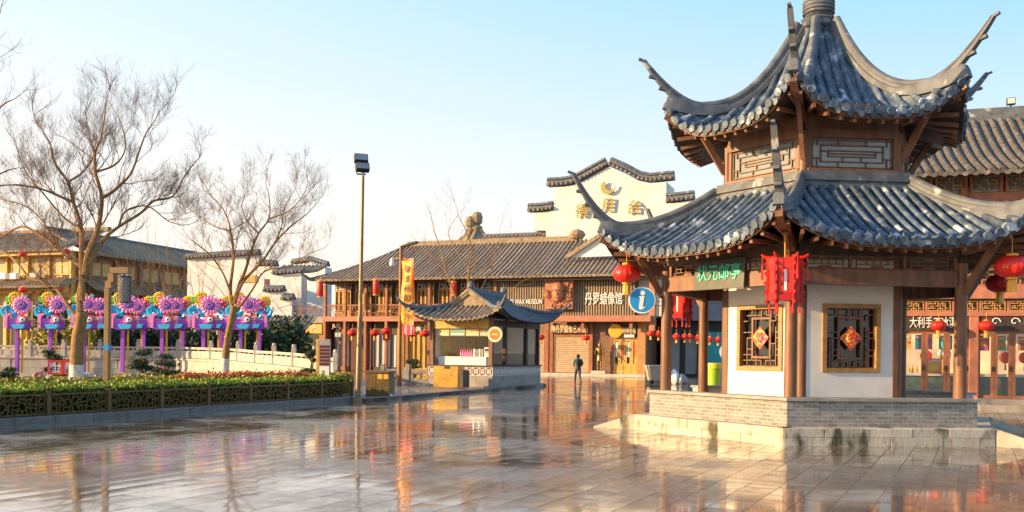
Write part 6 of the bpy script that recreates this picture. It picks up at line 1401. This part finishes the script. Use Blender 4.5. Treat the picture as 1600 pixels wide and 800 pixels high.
# ================================================================ small lanterns along the fronts
def far_lantern(px, py, d, sc_, lab): 
    o = round_lantern('round_lantern', lab, tuple(at(px, py, d)), sc_); return o
wh = ['by the hanging plaque of the tea house','before the pale blinds of the tea house','on the right of the pale blinds by the dark box lantern','under the banner streamers','between the banner and the kiosk roof']
for k, (px, py) in enumerate(((550.5,520),(585.5,520),(604,517),(643,521),(664,521))): far_lantern(px, py, 72.0-.035*(px-550)*.5, 1.25, 'small red lantern '+wh[k])
o = thing('box_lantern', 'dark red box lantern hanging below the balcony beam', 'lantern', tuple(at(604, 524, 71.5))); MB().cbox(-.25,.25,-.25,.25,-.4,.3,.04).build('box', mRedD, o); MB().tube([(0,0,-.4),(0,0,-.7)], [.08,.05], 6).build('tassel', mGold, o)
for px, py, lab in ((845,527,'small red lantern by the narrow shutter beside the kiosk'),(915.5,528,'small red lantern at the corner of the wide shutter')): far_lantern(px, py, 67.6, .95, lab)
wl = ['under the museum corner post','left of the pavilion column foot','behind the pavilion column','in the side street nearest the column','paired in the side street','second of the pair in the side street','before the teal wall','beyond the teal wall oval']
for k, (px, py) in enumerate(((1017,521),(1029,522),(1057,526),(1070,526),(1078,526),(1090,528),(1109,530),(1122,531))): far_lantern(px, py, 64.5, .95 if k < 3 else .85, 'small red lantern '+wl[k])
for k, (px, y0, y1, lab) in enumerate(((500.5,440,463,'red drum shaped hanging lantern at the tea house corner'),(587.5,438,460,'red drum shaped lantern between the balcony posts'),(709,441,460,'red drum shaped lantern behind the dark bare tree'))):
    a, b = at(px, y0, 74.5-k*1.6), at(px, y1, 74.5-k*1.6); o = thing('drum_lantern', lab, 'lantern', tuple((a+b)/2)); h = (a-b).z/2
    MB().lathe([(.22,-h),(.25,-h+.08),(.25,h-.08),(.22,h)], 16).build('body', mRed, o, smooth=True); MB().lathe([(.23,h),(.23,h+.08)], 12).tube([(0,0,h),(0,0,h+.5)], .015, 5).build('cap', mGold, o); MB().lathe([(.23,-h-.08),(.23,-h)], 12).build('base_ring', mGold, o)
for px, py, lab in ((36,397,'small red lantern under the ochre house upper eave'),(103,393,'small red lantern at the ochre house roof corner'),(36,453,'small red lantern under the ochre house lower eave'),(91,452,'small red lantern near the ochre house lower corner')): far_lantern(px, py, 80.5, 1.2, lab)
for px, lab in ((36,'yellow drum lantern under the ochre house walkway'),(66,'yellow drum lantern behind the second bird post')):
    p = at(px, 521, 80.5); o = thing('yellow_lantern', lab, 'lantern', tuple(p)); MB().lathe([(.2,-.4),(.28,-.3),(.28,.3),(.2,.4)], 14).build('body', mYel, o, smooth=True); MB().tube([(0,0,.4),(0,0,.9)], .02, 5).build('cord', mBlack, o); MB().lathe([(.12,-.5),(.1,-.4)], 8).build('base_ring', mGold, o)
# bins and bags seen through the pavilion
gq_ = at(1115, 600, 40); gbn = thing('green_bin', 'bright yellow green wheeled bin behind the pavilion columns', 'bin', (gq_.x, 40, 0), R(6)); zt_ = at(1115, 567, 40).z
mLimeB = M('lime_plastic', (.33,.52,.03), .4, .1, 5)
MB().lathe([(.24,.12),(.30,zt_-.25)], 20).build('body', mLimeB, gbn, smooth=True); MB().lathe([(.34,zt_-.25),(.35,zt_-.12),(.33,zt_-.02),(.28,zt_)], 20).build('lid', M('yellow_plastic', (.62,.60,.03), .4, .1, 5), gbn, smooth=True)
for s in (-1, 1): MB().lathe([(.09,-.03),(.09,.03)], 12, (s*.24,.1,.09), axis='y').build('wheel', mBlack, gbn)
gq_ = at(1024, 592, 52); wbn = thing('grey_bin', 'grey handcart bin by the pavilion column foot', 'bin', (gq_.x, 52, 0), R(10)); MB().add([(-.35,-.3,.2),(.35,-.3,.2),(.35,.3,.2),(-.35,.3,.2),(-.52,-.4,1.0),(.45,-.4,1.0),(.45,.4,1.0),(-.52,.4,1.0)], [(0,3,2,1),(4,5,6,7),(0,1,5,4),(1,2,6,5),(2,3,7,6),(3,0,4,7)]).build('tub', M('beige_plastic', (.42,.34,.25), .6, .15, 5), wbn); MB().cbox(-.55,.5,-.43,.43,1.0,1.06,.01).build('rim', M('beige_rim', (.5,.42,.32), .6, .1, 5), wbn)
for x in (-.3,.3): MB().lathe([(.12,-.04),(.12,.04)], 14, (x,-.3,.12), axis='y').build('wheel', mBlack, wbn)
gq_ = at(1053, 592, 52); sk = thing('rubbish_sacks', 'heap of white rubbish sacks beside the grey bin', 'sacks', (gq_.x, 52, 0)); MB().lathe([(.2,0),(.34,.2),(.3,.5),(.12,.75),(.05,.85)], 14, lobes=5, amp=.08).build('sack', mWhiteP, sk, smooth=True); MB().lathe([(.2,0),(.3,.15),(.26,.4),(.08,.6)], 14, (.42,-.1,0), lobes=4, amp=.1).build('sack', mGrey, sk, smooth=True)
sq = at(1085, 600, 30); sbk = thing('garden_stool', 'small pale stone block behind the pavilion column', 'stool', (sq.x, 30, 0), .2); MB().cbox(-.3,.3,-.25,.25,0,.40,.03).build('block', mStoneP, sbk); MB().cbox(-.34,.34,-.29,.29,.40,.47,.02).build('top_slab', mStoneP, sbk)
